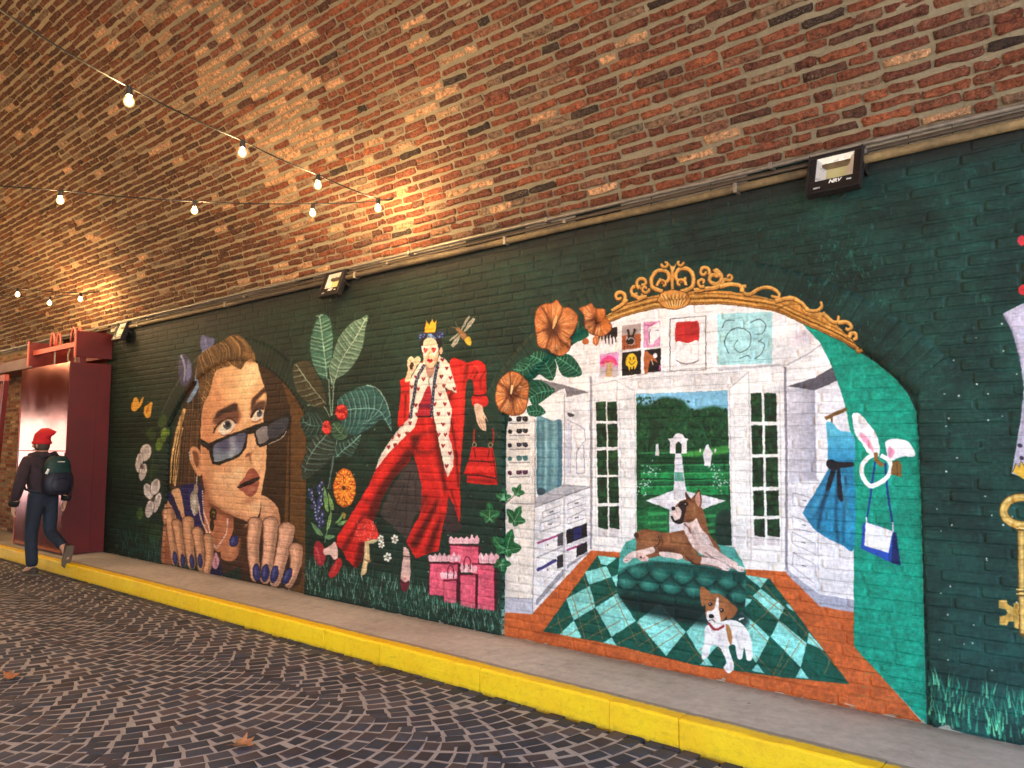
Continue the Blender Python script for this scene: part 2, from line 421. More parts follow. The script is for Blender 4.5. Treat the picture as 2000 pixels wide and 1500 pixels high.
def paint_portrait():
    # arch behind the head
    F('470,1170 476,760 490,722 510,716 530,724 548,744 560,775 566,810 566,1170', (52, 34, 20), nz=.25)
    F('550,1170 556,900 560,810 556,775 546,742 558,752 577,776 590,806 593,830 593,1170', (92, 62, 32), nz=.2)
    L('561,790 562,900 558,1150', (40, 24, 14), 3)
    for k in range(26):
        y = 740 + k * 15
        L([(505, y), (560, y + 3)], (36, 22, 12), 1.2, a=.6)
    # pansies, clover and butterflies left of the head
    F('256,800 258,785 264,776 270,780 272,788 276,778 280,776 276,792 270,798 264,803', (226, 166, 66))
    F('281,806 283,794 289,790 294,786 298,788 296,800 294,812 286,816', (226, 166, 66))
    E(288, 800, 2, 8, (180, 110, 40), 15)
    for x, y, rx, ry, c, an in ((317, 822, 8, 13, (52, 78, 36), 20), (295, 848, 9, 12, (44, 66, 34), -20), (321, 846, 7, 11, (104, 132, 44), 10),
                               (311, 868, 7, 13, (90, 118, 42), 8), (318, 858, 6, 8, (74, 100, 38), 40), (273, 1004, 6, 12, (62, 92, 44), 8), (300, 920, 9, 15, (34, 54, 34), 20), (303, 1040, 12, 20, (36, 58, 34), 0)):
        E(x, y, rx, ry, c, an, nz=.3); L([(x - 1, y + ry * .7), (x + 1, y - ry * .7)], tuple(q * 1.35 for q in c), 1, .5, a=.7)
    L('300,870 296,920 290,1000 284,1060', (50, 76, 40), 2, 1.4)
    for x, y, rx, ry, an in ((284, 884, 11, 17, 14), (272, 904, 7, 19, 4), (279, 922, 7, 17, 12), (290, 960, 9, 16, -18), (303, 951, 9, 16, 14),
                             (306, 982, 7, 20, 18), (292, 994, 8, 17, 12)):
        E(x, y, rx + 1, ry + 1, (66, 60, 54), an); E(x, y, rx, ry, (214, 204, 198), an, nz=.2)
        for q in range(5):
            A = np.radians(an + 90) ; o = (q - 2) * rx * .28
            L([(x - ry * .8 * np.cos(A) + o * .3, y - ry * .8 * np.sin(A)), (x + o * .9, y), (x + ry * .85 * np.cos(A) + o, y + ry * .85 * np.sin(A))], (122, 110, 108), .9, .4, a=.7)
    E(277, 911, 3, 5, (70, 58, 50), fe=1); E(299, 975, 4, 5, (70, 58, 50), fe=1)
    GRASS(130, 228, 318, BASEY, 8, 24, ((42, 92, 78), (70, 130, 110), (28, 62, 52)), 40)
    # back hair
    F('386,700 374,735 362,760 356,795 345,817 336,850 330,872 326,905 325,942 332,957 350,953 375,950 394,930 396,800', (50, 32, 22), nz=.3)
    for s, w in (('357,798 344,835 336,870 331,905 329,945', 5), ('355,812 345,850 338,890 334,945', 3), ('353,835 347,865 341,900 337,950', 2.5), ('347,860 345,900 338,950', 2)):
        L(s, (214, 176, 112), w * 1.3, 1.6, nz=.3)
    for k in range(26):
        x = RNG.uniform(350, 388); L([(x, RNG.uniform(760, 830)), (x - 6, 880), (x - 10, 948)], (150, 108, 62) if RNG.random() < .45 else (86, 56, 34), 1.4, .8, a=.6)
    # bow and ribbons
    F('351,694 360,692 370,702 375,716 373,738 362,754 352,748 348,722', (66, 64, 96)); L('353,694 359,706 361,730 359,745', (150, 160, 196), 4.5, 2)
    F('366,704 374,716 372,736 364,742', (112, 118, 164), fe=1)
    F('394,655 406,658 419,662 413,678 397,688 391,674', (92, 98, 140)); L('394,688 404,683 414,676', (150, 160, 196), 2.6); L('400,660 404,678', (130, 138, 180), 4, 2, fe=1)
    F('388,700 384,716 381,740 377,756 367,772 361,786 370,782 380,765 384,758 388,780 392,808 394,800 392,775 387,745 385,715', (116, 146, 178), nz=.25)
    L('389,698 384,722 382,744', (150, 166, 190), 2.4)
    # neck, chest, clothes
    F('388,930 402,975 430,1000 470,1018 470,1100 400,1120 384,1040', (62, 38, 26))
    F('396,960 412,986 444,1004 452,1018 450,1042 438,1064 424,1078 410,1068 396,1036', (176, 108, 74), g=(396, 960, 450, 1060), col2=(186, 116, 80))
    F('404,966 420,990 452,1006 448,1016 424,1004 406,990', (110, 62, 42), fe=3, a=.8)
    L('414,1000 420,1030 418,1062', (130, 76, 54), 5, 2, fe=2, a=.6)
    F('347,952 372,944 388,950 392,985 392,1030 380,1034 370,1012 356,1010 352,980', (34, 28, 78))
    L('366,955 372,1000', (52, 46, 110), 8, 3, fe=2, a=.7)
    F('331,960 346,955 352,975 357,1012 350,1016 341,988', (214, 164, 118))
    F('322,985 330,970 340,998 350,1022 354,1050 346,1092 316,1100 318,1040', (206, 146, 104), g=(320, 990, 350, 1060), col2=(150, 90, 60))
    F('326,963 333,966 343,990 351,1010 355,1034 347,1030 337,1000 324,976', (30, 26, 68))
    # ear
    F('366,882 371,873 381,874 388,886 389,908 390,926 383,930 377,920 368,902', (206, 146, 104))
    F('372,882 380,882 385,894 384,910 379,914 375,900', (126, 74, 50), fe=1); L('370,880 373,900 380,916', (232, 184, 140), 1.6)
    for q in range(3): E(366 + q, 884 + q * 6, 2.2, 2, (206, 200, 190))
    # face
    face = '496,703 477,705 466,720 450,713 440,715 420,721 413,734 410,748 404,769 398,778 393,792 390,812 388,850 388,890 390,926 400,972 412,985 440,1002 472,1016 486,1019 498,1012 504,996 506,972 510,944 515,910 517,872 514,840 510,812 514,796 517,775 513,757 508,742 501,718'
    F(face, (232, 172, 122), g=(400, 800, 505, 760), col2=(240, 188, 134), nz=.06)
    M = MASK(face); CLIP(M)
    E(480, 745, 26, 34, (248, 204, 150), fe=10, a=.9); E(400, 830, 14, 60, (206, 136, 94), fe=9, a=.8)
    E(440, 940, 28, 30, (240, 188, 142), fe=10, a=.8); E(396, 950, 12, 40, (190, 124, 88), fe=8, a=.8)
    E(470, 1008, 30, 9, (214, 156, 116), 8, fe=5, a=.8); L('392,935 404,974 440,1002 486,1020', (140, 84, 60), 7, 4, fe=3, a=.8)
    E(484, 978, 14, 4, (158, 96, 70), -6, fe=3, a=.9); E(490, 770, 8, 40, (226, 160, 112), 8, fe=6, a=.5)
    E(414, 765, 8, 30, (222, 150, 106), fe=6, a=.7); L('516,760 518,800 512,812', (150, 92, 60), 4, 2, fe=2, a=.7)
    E(486, 735, 14, 22, (255, 222, 172), 8, fe=8, a=.8); E(452, 770, 22, 18, (244, 192, 138), fe=9, a=.6); E(424, 790, 12, 26, (228, 156, 108), 10, fe=8, a=.7)
    E(474, 805, 7, 22, (252, 212, 160), 8, fe=4, a=.7); E(466, 815, 5, 16, (196, 128, 92), 8, fe=4, a=.7); E(402, 880, 8, 30, (196, 128, 90), fe=6, a=.7)
    E(452, 925, 20, 12, (250, 206, 158), -20, fe=7, a=.8); E(495, 990, 10, 12, (250, 204, 160), fe=6, a=.8); E(428, 960, 16, 18, (222, 160, 118), fe=8, a=.6); E(506, 900, 6, 30, (206, 146, 106), 3, fe=4, a=.6)
    for _ in range(60):
        x = RNG.uniform(395, 512); y = RNG.uniform(715, 1010)
        L([(x, y), (x + RNG.uniform(-8, 8), y + RNG.uniform(4, 16))], (255, 216, 166) if RNG.random() < .5 else (206, 142, 100), RNG.uniform(2, 5), 1, fe=2, a=RNG.uniform(.08, .22))
    # nose and cheeks below the glasses
    L('476,892 481,886 487,884 494,878 496,870', (150, 90, 66), 3, 1.5, fe=1); L('484,886 485,896 487,907', (120, 68, 50), 3.4, 1, fe=1)
    E(481, 889, 5, 2.4, (104, 56, 44), -20, fe=1); E(500, 900, 8, 22, (246, 196, 146), 8, fe=5, a=.7); E(432, 915, 22, 8, (208, 142, 102), 12, fe=5, a=.6)
    # brows, lids, eyes
    F('412,824 419,807 434,796 456,787 462,799 465,814 460,828 455,826 448,819 434,820 423,830', (104, 62, 48), fe=2, a=.95)
    F('416,816 424,803 438,795 456,788 460,799 450,803 434,807 424,814', (54, 30, 24), fe=1)
    for k in range(16): L([(418 + k * 2.6, 812 - k * 1.2), (421 + k * 2.6, 802 - k * 1.0)], (40, 22, 18), 1, .5)
    F('422,839 427,829 436,822 447,821 456,829 450,839 442,847 430,849 424,845', (240, 222, 200))
    E(440, 830, 8, 9, (70, 76, 84), -8); E(441, 829, 4, 5, (20, 20, 24)); E(434, 827, 2.2, 2.4, (236, 236, 232))
    L('413,846 419,833 430,822 446,817 457,827', (36, 20, 18), 3, 2.4); L('424,846 432,850 444,847 453,838', (168, 104, 86), 1.6)
    for k in range(7): L([(417 + k * 3, 838 - k * 2.8), (412 + k * 3.2, 833 - k * 2.4)], (36, 20, 18), 1.2, .5)
    F('486,796 488,780 498,769 512,757 517,764 508,771 497,783 490,798', (72, 42, 32), fe=1)
    F('486,812 488,796 498,786 510,782 516,786 512,800 500,802 490,816', (80, 48, 36), fe=2)
    F('487,819 492,809 498,802 508,800 511,808 506,818 497,822', (238, 218, 198)); E(503, 807, 5.5, 7.5, (78, 84, 90), 10); E(503, 805, 2.6, 3.6, (22, 22, 26)); E(500, 803, 1.4, 1.6, (238, 238, 236))
    L('486,816 492,804 500,798 512,798', (36, 20, 18), 3, 2); L('488,822 496,824 506,819', (150, 84, 70), 2)
    # mouth
    F('459,952 472,934 480,920 490,914 495,918 500,926 504,933 490,938 474,946', (158, 84, 66)); L('476,938 490,922', (186, 112, 90), 5, 2, fe=2, a=.7)
    F('463,954 480,949 497,941 503,939 500,953 495,964 486,971 478,968 470,960', (176, 100, 80), g=(470, 945, 490, 970), col2=(150, 78, 62)); E(488, 957, 7, 4, (206, 138, 116), -25, fe=2, a=.8)
    F('459,952 474,942 490,935 504,932 498,940 482,948 466,953', (38, 18, 16))
    CLIP()
    # hair swept back
    hair = '386,700 393,690 417,674 430,667 450,656 463,653 476,661 487,674 496,690 498,706 488,702 477,706 467,721 459,717 450,713 440,716 420,722 413,736 410,750 404,771 398,780 393,792 389,810 387,770 383,745 384,716'
    F(hair, (92, 64, 36), nz=.3); CLIP(MASK(hair))
    for k in range(150):
        u = RNG.random(); x1 = 388 + u * 102; y1 = 790 - u * 85 if u < .3 else 722 - (u - .3) * 24
        xs = 392 + u * 84; ys = 692 - 40 * np.sin(min(1, u * 1.2) * 1.57)
        L([(xs - 6, ys + 4), (xs * .45 + x1 * .55 + 7, (ys + y1) / 2 - 3), (x1, y1)], (176, 136, 82) if RNG.random() < .5 else (58, 38, 22), RNG.uniform(.6, 1.5), .5, a=RNG.uniform(.3, .7))
    CLIP()
    for s in ('452,659 464,668 470,690 470,716', '430,670 444,676 450,700 456,712', '408,690 420,698 426,712 436,717', '395,700 402,712 412,718', '392,715 400,728 408,728', '391,735 398,745 406,748'):
        L(s, (206, 170, 106), 1.4, .6, a=.55)
    for k in range(22): L([(474 + k * 1.1, 690 + RNG.uniform(-4, 3)), (475 + k * 1.1, 706 + RNG.uniform(-3, 5))], (96, 62, 30) if k % 2 else (190, 146, 86), 1.2, .5, a=.8)
    for k in range(40):                                      # loose strands over the hairline
        t = RNG.random(); q = spl(PT('395,790 404,768 411,745 421,722 440,715 452,713 466,720'), False, 10); a_ = q[int(t * (len(q) - 1))]
        L([a_ + [-7, -9], a_ + [0, -1], a_ + [RNG.uniform(2, 6), RNG.uniform(-2, 5)]], (120, 82, 44) if k % 3 else (206, 162, 98), 1.5, .4, a=.7)
    # sunglasses slipped down the nose
    F('388,857 404,866 412,862 440,850 474,838 493,830 520,822 560,806 566,814 564,830 556,846 536,862 504,874 497,868 492,846 480,848 477,874 464,892 424,909 412,907 407,896 405,880 388,868', (20, 16, 16), nz=.05, sm=0)
    F('413,872 430,861 474,845 472,870 461,887 421,902 414,896', (86, 88, 116), g=(436, 860, 436, 904), col2=(150, 166, 178))
    F('444,858 456,853 454,888 444,892', (196, 200, 204), fe=3, a=.6); F('421,868 440,860 446,878 430,880', (70, 68, 100), fe=3, a=.7)
    F('497,841 518,832 520,858 503,867 499,858', (128, 122, 122), nz=.1); F('521,830 557,815 556,836 544,849 522,857', (52, 54, 64))
    L('520,868 545,856 556,842', (196, 184, 168), 1.6); L('512,802 540,805 558,807', (30, 20, 16), 2)
    L('389,862 406,876', (60, 52, 50), 1.4); F('484,858 488,850 493,860 494,880 484,878', (236, 184, 136), fe=1)
    # jewellery
    L('381,929 380,950', (200, 190, 176), 1.8); E(379, 956, 4.4, 11, (150, 136, 116)); E(376, 982, 8.5, 24, (150, 138, 120), -4)
    for k in range(12):
        A = k * np.pi / 6; L([(376, 980), (376 + 8 * np.cos(A), 980 + 15 * np.sin(A))], (222, 214, 200), 1.6, 1)
    for k in range(7): E(376 + RNG.uniform(-5, 5), 1000 + RNG.uniform(-6, 6), 1.6, 2.4, (214, 206, 194))
    for s in ('384,985 388,1010 400,1040 416,1069', '441,1014 437,1044 419,1071', '392,960 394,1000 404,1030 407,1064'):
        q = spl(PT(s), False, 9)
        for a_ in q: E(a_[0], a_[1], 1.6, 1.8, (226, 196, 184), nz=.3)
    E(412, 1004, 7, 13, (44, 32, 18)); E(410, 1026, 4, 12, (50, 34, 20))
    for k in range(6): E(412 + RNG.uniform(-4, 4), 1004 + RNG.uniform(-9, 9), 1.4, 1.6, (150, 116, 54))
    # hands
    F('432,1062 448,1052 466,1052 468,1064 464,1080 450,1096 430,1092 427,1074', (176, 112, 78)); E(446, 1074, 8, 14, (200, 134, 94), 30, fe=4)
    NAIL(453, 1057, 8, 11, 20)
    F('399,1120 408,1100 416,1090 427,1100 429,1126', (30, 24, 58))
    F('418,1079 424,1096 422,1108 416,1112 411,1106 412,1094', (214, 156, 166)); L('416,1090 419,1106', (158, 70, 90), 1.6)
    FINGER('326,1000 331,1050 338,1100', 18, 11); FINGER('341,1022 347,1062 353,1104', 18, 11); FINGER('363,1018 365,1062 371,1106', 22, 13)
    FINGER('381,1038 386,1072 389,1112', 20, 12); FINGER('402,1050 405,1084 399,1120', 17, 12)
    for x, y in ((338, 1091), (353, 1096), (371, 1097), (387, 1096)): NAIL(x, y, 3.8, 13, -5)
    F('506,968 522,975 537,990 543,1012 541,1034 520,1050 486,1060 474,1050 474,1026 500,1014 506,992', (214, 160, 120), g=(500, 980, 540, 1030), col2=(186, 128, 92))
    L('508,975 520,1000 522,1020', (236, 190, 150), 8, 4, fe=4, a=.7)
    F('470,1030 486,1040 484,1110 470,1118 462,1080', (70, 42, 28), fe=3); F('484,1040 560,1040 582,1080 576,1146 490,1132', (44, 28, 20), fe=2, a=.9)
    FINGER('494,1022 490,1070 495,1128', 27, 18, (214, 160, 126)); FINGER('524,1022 522,1066 514,1132', 29, 18, (216, 162, 130))
    FINGER('556,1034 549,1074 533,1138', 31, 19, (220, 166, 134)); FINGER('574,1072 573,1104 560,1142', 26, 15, (212, 158, 124))
    for x, y, an in ((497, 1119, -4), (514, 1120, 6), (532, 1122, 12), (557, 1126, 24)): NAIL(x, y, 7, 17, an)

def paint_plant():
    g1, g2 = (60, 104, 88), (150, 190, 166)
    L('642,740 644,780 647,812', (110, 134, 116), 3, 2); L('652,745 650,780 648,812', (120, 146, 126), 3, 2)
    L('658,860 650,905 640,955', (96, 116, 110), 2.4, 2); L('652,880 646,920 645,955', (80, 110, 100), 1.6, 1.2)
    L('600,792 620,789 634,796 645,815', (120, 140, 124), 3, 1.5)
    LEAF('584,818 600,806 625,810 637,830 618,852 596,854 586,838', '588,824 612,832 634,832', (30, 54, 48), (86, 128, 118), 6)
    LEAF('572,716 582,708 600,704 615,725 628,750 637,782 632,794 612,794 594,780 580,764 574,742', '578,712 606,752 637,790', (60, 56, 40), (150, 170, 148), 8, half=1)
    LEAF('622,617 632,614 643,620 648,640 650,668 648,694 642,718 637,739 626,736 616,722 609,702 606,676 610,650', '624,618 632,678 639,742', g1, g2, 12)
    LEAF('719,616 713,648 707,680 692,710 673,730 657,740 648,752 644,732 646,710 652,688 658,667 668,650 686,631 706,621', '716,620 692,664 668,702 652,748', (86, 118, 100), (160, 184, 162), 13)
    L('649,748 643,725 648,700', (170, 190, 172), 1.4, .8); L('618,617 624,617', (150, 170, 150), 1.5)
    LEAF('716,751 736,758 751,775 761,802 765,843 756,826 744,819 722,836 692,850 672,840 664,812 660,782 682,765', '660,803 700,798 740,802 764,840', (42, 84, 80), (126, 176, 168), 12, spread=.35)
    L('716,752 738,760 754,786 762,812', (170, 190, 178), 1.8, .8)
    LEAF('640,850 657,876 642,900 612,926 588,938 586,908 598,872 620,850', '637,850 612,880 590,922', (44, 56, 48), (110, 146, 134), 8)
    LEAF('658,868 680,858 705,849 696,876 684,894 668,890 654,896 653,880', '704,850 680,872 656,892', (40, 66, 58), (130, 180, 164), 7)
    LEAF('646,832 660,824 674,836 680,852 664,860 650,852', '652,828 662,842 676,856', (52, 84, 62), (96, 128, 100), 5)
    for cx, cy, rx, ry in ((667, 805, 12, 16), (638, 835, 8.5, 14)):
        E(cx, cy, rx, ry, (150, 26, 28))
        for k in range(26):
            A = RNG.uniform(0, 6.28); r = RNG.random() ** .5
            x, y = cx + rx * .85 * r * np.cos(A), cy + ry * .85 * r * np.sin(A)
            E(x, y, 2.4, 2.6, (214, 52, 46)); E(x - .7, y - .8, .8, .8, (246, 150, 130))
def paint_queen():
    R1, R2, R3 = (196, 30, 28), (136, 20, 20), (66, 12, 12)
    # plants at her feet
    GRASS(900, 596, 982, BASEY, 8, 20, ((52, 112, 88), (120, 176, 150), (30, 78, 60), (170, 205, 185)), 62)
    for k in range(13):
        E(627 + RNG.uniform(-5, 5), 944 + k * 7, 4, 4.6, (52, 58, 104)); E(626 + RNG.uniform(-5, 5), 942 + k * 7, 1.6, 2.2, (160, 166, 200))
    for k in range(11):
        E(606 + k * 1.6 + RNG.uniform(-4, 4), 958 + k * 6.4, 3.4, 4, (52, 58, 104)); E(605 + k * 1.6 + RNG.uniform(-3, 3), 956 + k * 6.4, 1.5, 2, (160, 166, 200))
    for s, c in (('633,950 640,972 641,1000 634,990 632,968', (108, 148, 84)), ('641,962 650,980 651,996 644,988', (120, 158, 92)), ('647,998 640,1016 638,1036 646,1022', (140, 176, 108)),
                 ('654,1022 664,1010 668,1000 666,1016', (120, 170, 100)), ('658,1024 668,1018 678,1016 668,1026', (110, 158, 96)), ('607,1020 620,1030 632,1046 618,1042', (92, 134, 90)), ('634,1048 644,1044 654,1048 642,1054', (96, 140, 96)), ('669,1000 675,1004 673,1014 668,1010', (150, 130, 60))):
        F(s, c, nz=.3)
    L('648,985 642,1020 634,1060', (100, 140, 92), 1.6)
    E(673, 953, 22, 38, (196, 92, 26))
    for ring, n, r in ((.86, 22, 4.2), (.62, 17, 4.2), (.4, 12, 4), (.2, 7, 3.2)):
        for k in range(n):
            A = k * 2 * np.pi / n + ring * 4
            E(673 + 20 * ring * np.cos(A), 953 + 35 * ring * np.sin(A), r * .8, r * 1.25, (226, 128, 40) if (k % 3) else (170, 60, 24), np.degrees(A) - 90, nz=.3)
            E(673 + 20 * ring * np.cos(A) * 1.05, 953 + 35 * ring * np.sin(A) * 1.05, r * .35, r * .6, (246, 178, 80), np.degrees(A) - 90)
    E(671, 953, 3, 5, (60, 40, 16))
    # coat behind
    F('879,704 900,703 912,708 930,704 945,710 950,724 949,742 950,766 936,771 924,770 922,748 914,744 910,752 908,790 906,826 901,888 898,955 896,1016 886,986 874,958 866,900 860,820 872,770', R1, g=(890, 720, 905, 960), col2=(196, 32, 28))
    F('911,748 922,742 925,772 912,800', (30, 52, 40))
    for s, w in (('913,712 910,742', 5), ('934,722 922,748', 4), ('947,726 938,742 940,764', 3), ('908,720 905,760', 2), ('886,760 876,790 886,850 893,900', 9), ('890,880 896,960 892,990', 5), ('930,712 920,735', 2.5)):
        L(s, R3, w, 1.5, fe=1, a=.75)
    L('925,714 934,718 936,740', (244, 84, 70), 4, 2, fe=1, a=.7); L('893,720 898,800 897,880', (236, 62, 50), 9, 5, fe=4, a=.7)
    F('922,774 934,770 950,774 953,782 950,793 936,797 923,792', R1); L('922,771 936,773 951,770', R3, 3); L('926,782 946,784', (244, 84, 70), 4, 2, fe=1, a=.7)
    F('782,742 802,742 804,800 801,818 789,828 777,832 779,800 783,766', R1); L('783,766 802,764', R3, 2.5, fe=1); L('792,770 790,822', R3, 4, 2, fe=1, a=.8)
    # skirt lining between the legs and behind
    F('803,900 815,912 824,948 828,985 808,1012 798,1052 786,1046 764,1024 744,1004 756,970 776,936', (62, 54, 52), nz=.2)
    for s in ('802,920 795,960 792,1040', '790,945 776,985 768,1020', '812,940 812,990'): L(s, (34, 28, 28), 2.4, 1.2, a=.8)
    F('866,980 882,968 899,1018 897,1036 866,1036', (52, 42, 42), nz=.2)
    F('874,932 888,950 898,958 898,1018 888,990 876,966', R1); L('880,955 894,1000', R3, 3, 1.5, fe=1)
    # trousers
    leg = '816,812 846,812 853,840 858,870 863,905 871,930 876,965 872,1000 864,1030 857,1076 840,1080 812,1091 793,1058 806,1030 820,1006 823,986 824,950 815,914 806,884 800,902 768,936 746,974 734,1006 722,1046 706,1096 695,1111 676,1092 670,1077 657,1064 659,1048 687,1003 703,977 720,948 737,911 760,883 794,849 808,836'
    F(leg, R1, sm=0, nz=.12); CLIP(MASK(leg, 0))
    for s, w, w1, a in (('804,880 775,920 745,965 728,1010 712,1070 702,1110', 18, 26, .85), ('850,818 856,870 864,920 870,960', 12, 8, .8), ('812,850 808,880', 18, 10, .8),
                     ('845,840 820,850 808,860', 10, 4, .6), ('812,880 836,884 856,872', 8, 4, .7), ('818,915 846,920', 5, 3, .5), ('824,930 860,938', 5, 3, .5), ('705,975 730,985', 12, 4, .5),
                     ('670,1075 690,1040 715,1000', 9, 5, .8), ('832,968 826,1000', 16, 10, .7), ('858,975 828,1030 806,1070', 9, 16, .9), ('868,1000 850,1040 836,1080', 6, 14, .9), ('826,812 824,832', 4, 2, .6)):
        L(s, R3, w, w1, fe=3, a=a)
    for s, w in (('800,858 760,900 728,950 700,990 668,1045', 9), ('842,890 852,930 862,965 845,1020 815,1080', 8), ('866,985 862,1030 854,1074', 5), ('838,970 818,1010 802,1050', 4), ('832,820 838,850', 7), ('700,1005 672,1050', 9)):
        L(s, (224, 48, 40), w, w * .6, fe=2, a=.7)
    CLIP()
    # white lining with hearts
    Wl = '829,700 818,712 811,722 801,742 800,775 799,800 800,815 785,831 767,853 751,876 740,897 733,917 738,912 760,884 794,850 808,837 817,815 820,782 819,796 828,768 837,752 835,730 831,712'
    Wr = '858,696 868,700 877,710 883,730 891,759 892,769 880,762 868,757 874,772 880,791 883,800 880,826 877,852 882,870 886,888 885,912 874,932 864,898 857,861 852,837 846,806 843,786 848,749 851,711'
    for W in (Wl, Wr): F(W, (236, 222, 206), sm=0, nz=.08); 
    CLIP(np.maximum(MASK(Wl, 0), MASK(Wr, 0)))
    for s in ('880,840 878,860 884,890 880,920', '801,745 802,800', '866,905 876,930', '862,700 876,712', '800,818 770,852 742,898'): L(s, (190, 168, 158), 5, 3, fe=2, a=.7)
    hs = [(740 + a / 7.896, 610 + b / 7.896) for a, b in ((980, 730), (1045, 860), (960, 990), (1105, 1010), (1000, 1130), (1165, 1180), (940, 1265), (860, 1415), (1020, 1410), (900, 860), (870, 1140), (655, 900), (575, 1000), (685, 1030), (510, 1150), (605, 1175), (570, 1430), (660, 750))]
    hs += [(720 + a / 7.407, 780 + b / 7.407) for a, b in ((680, 80), (700, 210), (1010, 210), (1160, 205), (1075, 360), (600, 340), (485, 365), (440, 520), (555, 490), (340, 550), (290, 690), (380, 660), (1110, 510), (1010, 510), (1075, 670), (1175, 775), (1130, 960))]
    for x, y in hs: HEART(x, y, 4.1, (134, 36, 40))
    CLIP()
    L('868,757 880,764 892,769', (110, 60, 50), 1.6)
    # blouse and bodice
    F('833,726 840,738 850,716 851,742 846,790 838,756 826,770 836,750', (206, 206, 200)); L('838,735 838,752', (120, 96, 70), 1.4)
    F('838,753 842,768 845,800 845,814 816,814 819,792 828,768', (168, 32, 48)); L('818,792 845,793', (104, 20, 48), 7); L('815,814 846,814', R3, 3)
    # neck, head
    F('832,710 846,714 848,726 839,737 833,728', (176, 130, 112))
    E(824, 657, 7, 7, (34, 46, 92)); E(860, 654, 8, 8, (34, 46, 92)); E(842, 664, 20, 17, (26, 32, 62)); F('820,668 828,660 828,690 822,686', (24, 22, 34)); F('852,662 862,664 862,688 855,694', (24, 20, 28))
    for k in range(18): L([(840 + RNG.uniform(-3, 3), 652), (830 + RNG.uniform(0, 24), 662)], (126, 164, 206), 1.6, .8, a=.8)
    for cx, cy in ((824, 657), (860, 654)):
        for k in range(9): E(cx + RNG.uniform(-5, 5), cy + RNG.uniform(-5, 5), 1.2, 1.2, (128, 156, 206), a=.8)
    F('829,664 840,659 850,664 855,675 856,690 853,704 846,716 839,719 832,711 827,696 826,676', (236, 202, 168))
    E(852, 700, 4, 14, (200, 150, 120), 10, fe=2, a=.8); E(833, 705, 3, 8, (226, 180, 146), fe=2, a=.7)
    E(861, 685, 3, 7, (214, 170, 140)); E(859, 697, 1.5, 2.5, (220, 220, 220))
    F('829,650 832,625 838,635 844,622 848,631 853,625 850,649', (240, 178, 44), sm=0); L('829,650 850,649', (170, 110, 20), 1.5)
    F('822,675 830,676 837,678 836,688 831,695 826,690', (244, 236, 224), sm=0); F('840,678 847,676 855,671 854,684 848,695 842,689', (244, 236, 224), sm=0)
    L('835,678 842,678', (244, 236, 224), 2)
    HEART(831, 684, 5, (214, 66, 52)); HEART(847, 683, 5.4, (214, 66, 52)); E(829, 681, 2, 2, (120, 40, 40)); E(846, 680, 2, 2, (120, 40, 40))
    L('838,690 836,697 840,698', (150, 96, 76), 1.2); F('834,704 837,700 840,702 844,701 845,705 840,709', (196, 40, 44)); L('834,704 845,704', (90, 16, 22), 1)
    for q in ('829,712 820,728 814,742 809,770 804,800 801,818', '856,706 850,735 847,760 844,790 843,815'):
        L(q, (40, 46, 66), 5.5, 6)
        for a_ in spl(PT(q), False, 4): E(a_[0] + RNG.uniform(-1.5, 1.5), a_[1], 1.2, 1.5, (168, 176, 190), a=.8)
    # hands, shell, bag
    F('797,701 803,696 810,702 812,718 804,732 801,744 791,744 796,724 795,708', (234, 200, 164)); E(804, 715, 4, 7, (52, 34, 28), 10); E(802, 704, 3, 3, (200, 156, 120)); E(815, 704, 6.5, 8, (194, 190, 150), 20)
    L('806,718 814,712 817,704', (220, 184, 150), 3, 2)
    F('927,790 941,792 945,806 955,826 947,816 950,838 945,842 936,834 929,814', (228, 194, 166)); E(932, 802, 4, 8, (200, 160, 134), fe=2, a=.7)
    for s in ('938,818 947,840', '934,818 941,838', '943,812 949,832'): L(s, (150, 104, 84), 1, .6)
    L('927,872 925,852 926,838', (150, 44, 34), 3.4); L('961,871 964,852 961,836', (150, 44, 34), 3.4)
    for x in (927, 958): E(x, 869, 4.5, 5, (176, 156, 120)); E(x, 869, 3, 3.4, (26, 44, 36))
    F('921,873 963,874 968,905 972,947 940,946 912,943 912,928 905,926 915,898', R1, sm=0)
    L('914,900 940,901 966,903', R3, 3); L('906,927 940,929 971,935', R3, 3.4); L('926,876 929,895', R3, 2); L('956,877 953,895', R3, 2); L('912,936 968,940', R2, 5, fe=1); L('915,914 962,917', (240, 66, 52), 8, fe=3, a=.6); L('961,878 971,944', (90, 20, 18), 2)
    # insect
    for s, w in (('901,645 917,616', 4.5), ('906,648 926,622', 8), ('898,650 878,666', 4.5), ('899,655 883,677', 8.5)):
        q = PT(s); L([q[0], q.mean(0), q[1]], (170, 166, 150), 2, w * .7, mid=w); L([q[0], q[1]], (110, 106, 92), .8)
    L('893,642 905,655 916,672', (146, 104, 64), 6, 7, mid=11); F('907,664 916,657 921,668 918,675 912,672', (208, 176, 56)); E(894, 643, 4, 4, (140, 100, 66))
    L('891,641 879,637', (120, 100, 74), 1.2); L('893,638 889,628', (120, 100, 74), 1.2)
    # shoes
    E(624, 1081, 11, 25, (150, 36, 46), -8); L('618,1070 626,1100', (206, 90, 96), 3, 1.5, fe=1); F('632,1073 645,1066 655,1058 660,1086 652,1093 645,1084 634,1084', (222, 184, 172))
    F('660,1090 668,1102 652,1128 642,1120', (170, 36, 38)); L('658,1098 650,1118', (214, 84, 80), 3, 1.5, fe=1)
    F('789,1068 800,1082 801,1128 796,1140 786,1139 782,1130 787,1090', (214, 178, 168)); L('787,1086 801,1088', (60, 20, 26), 2); F('782,1130 790,1137 799,1134 796,1150 788,1155 783,1146', (98, 26, 42)); E(791, 1130, 2, 2.5, (230, 120, 140))
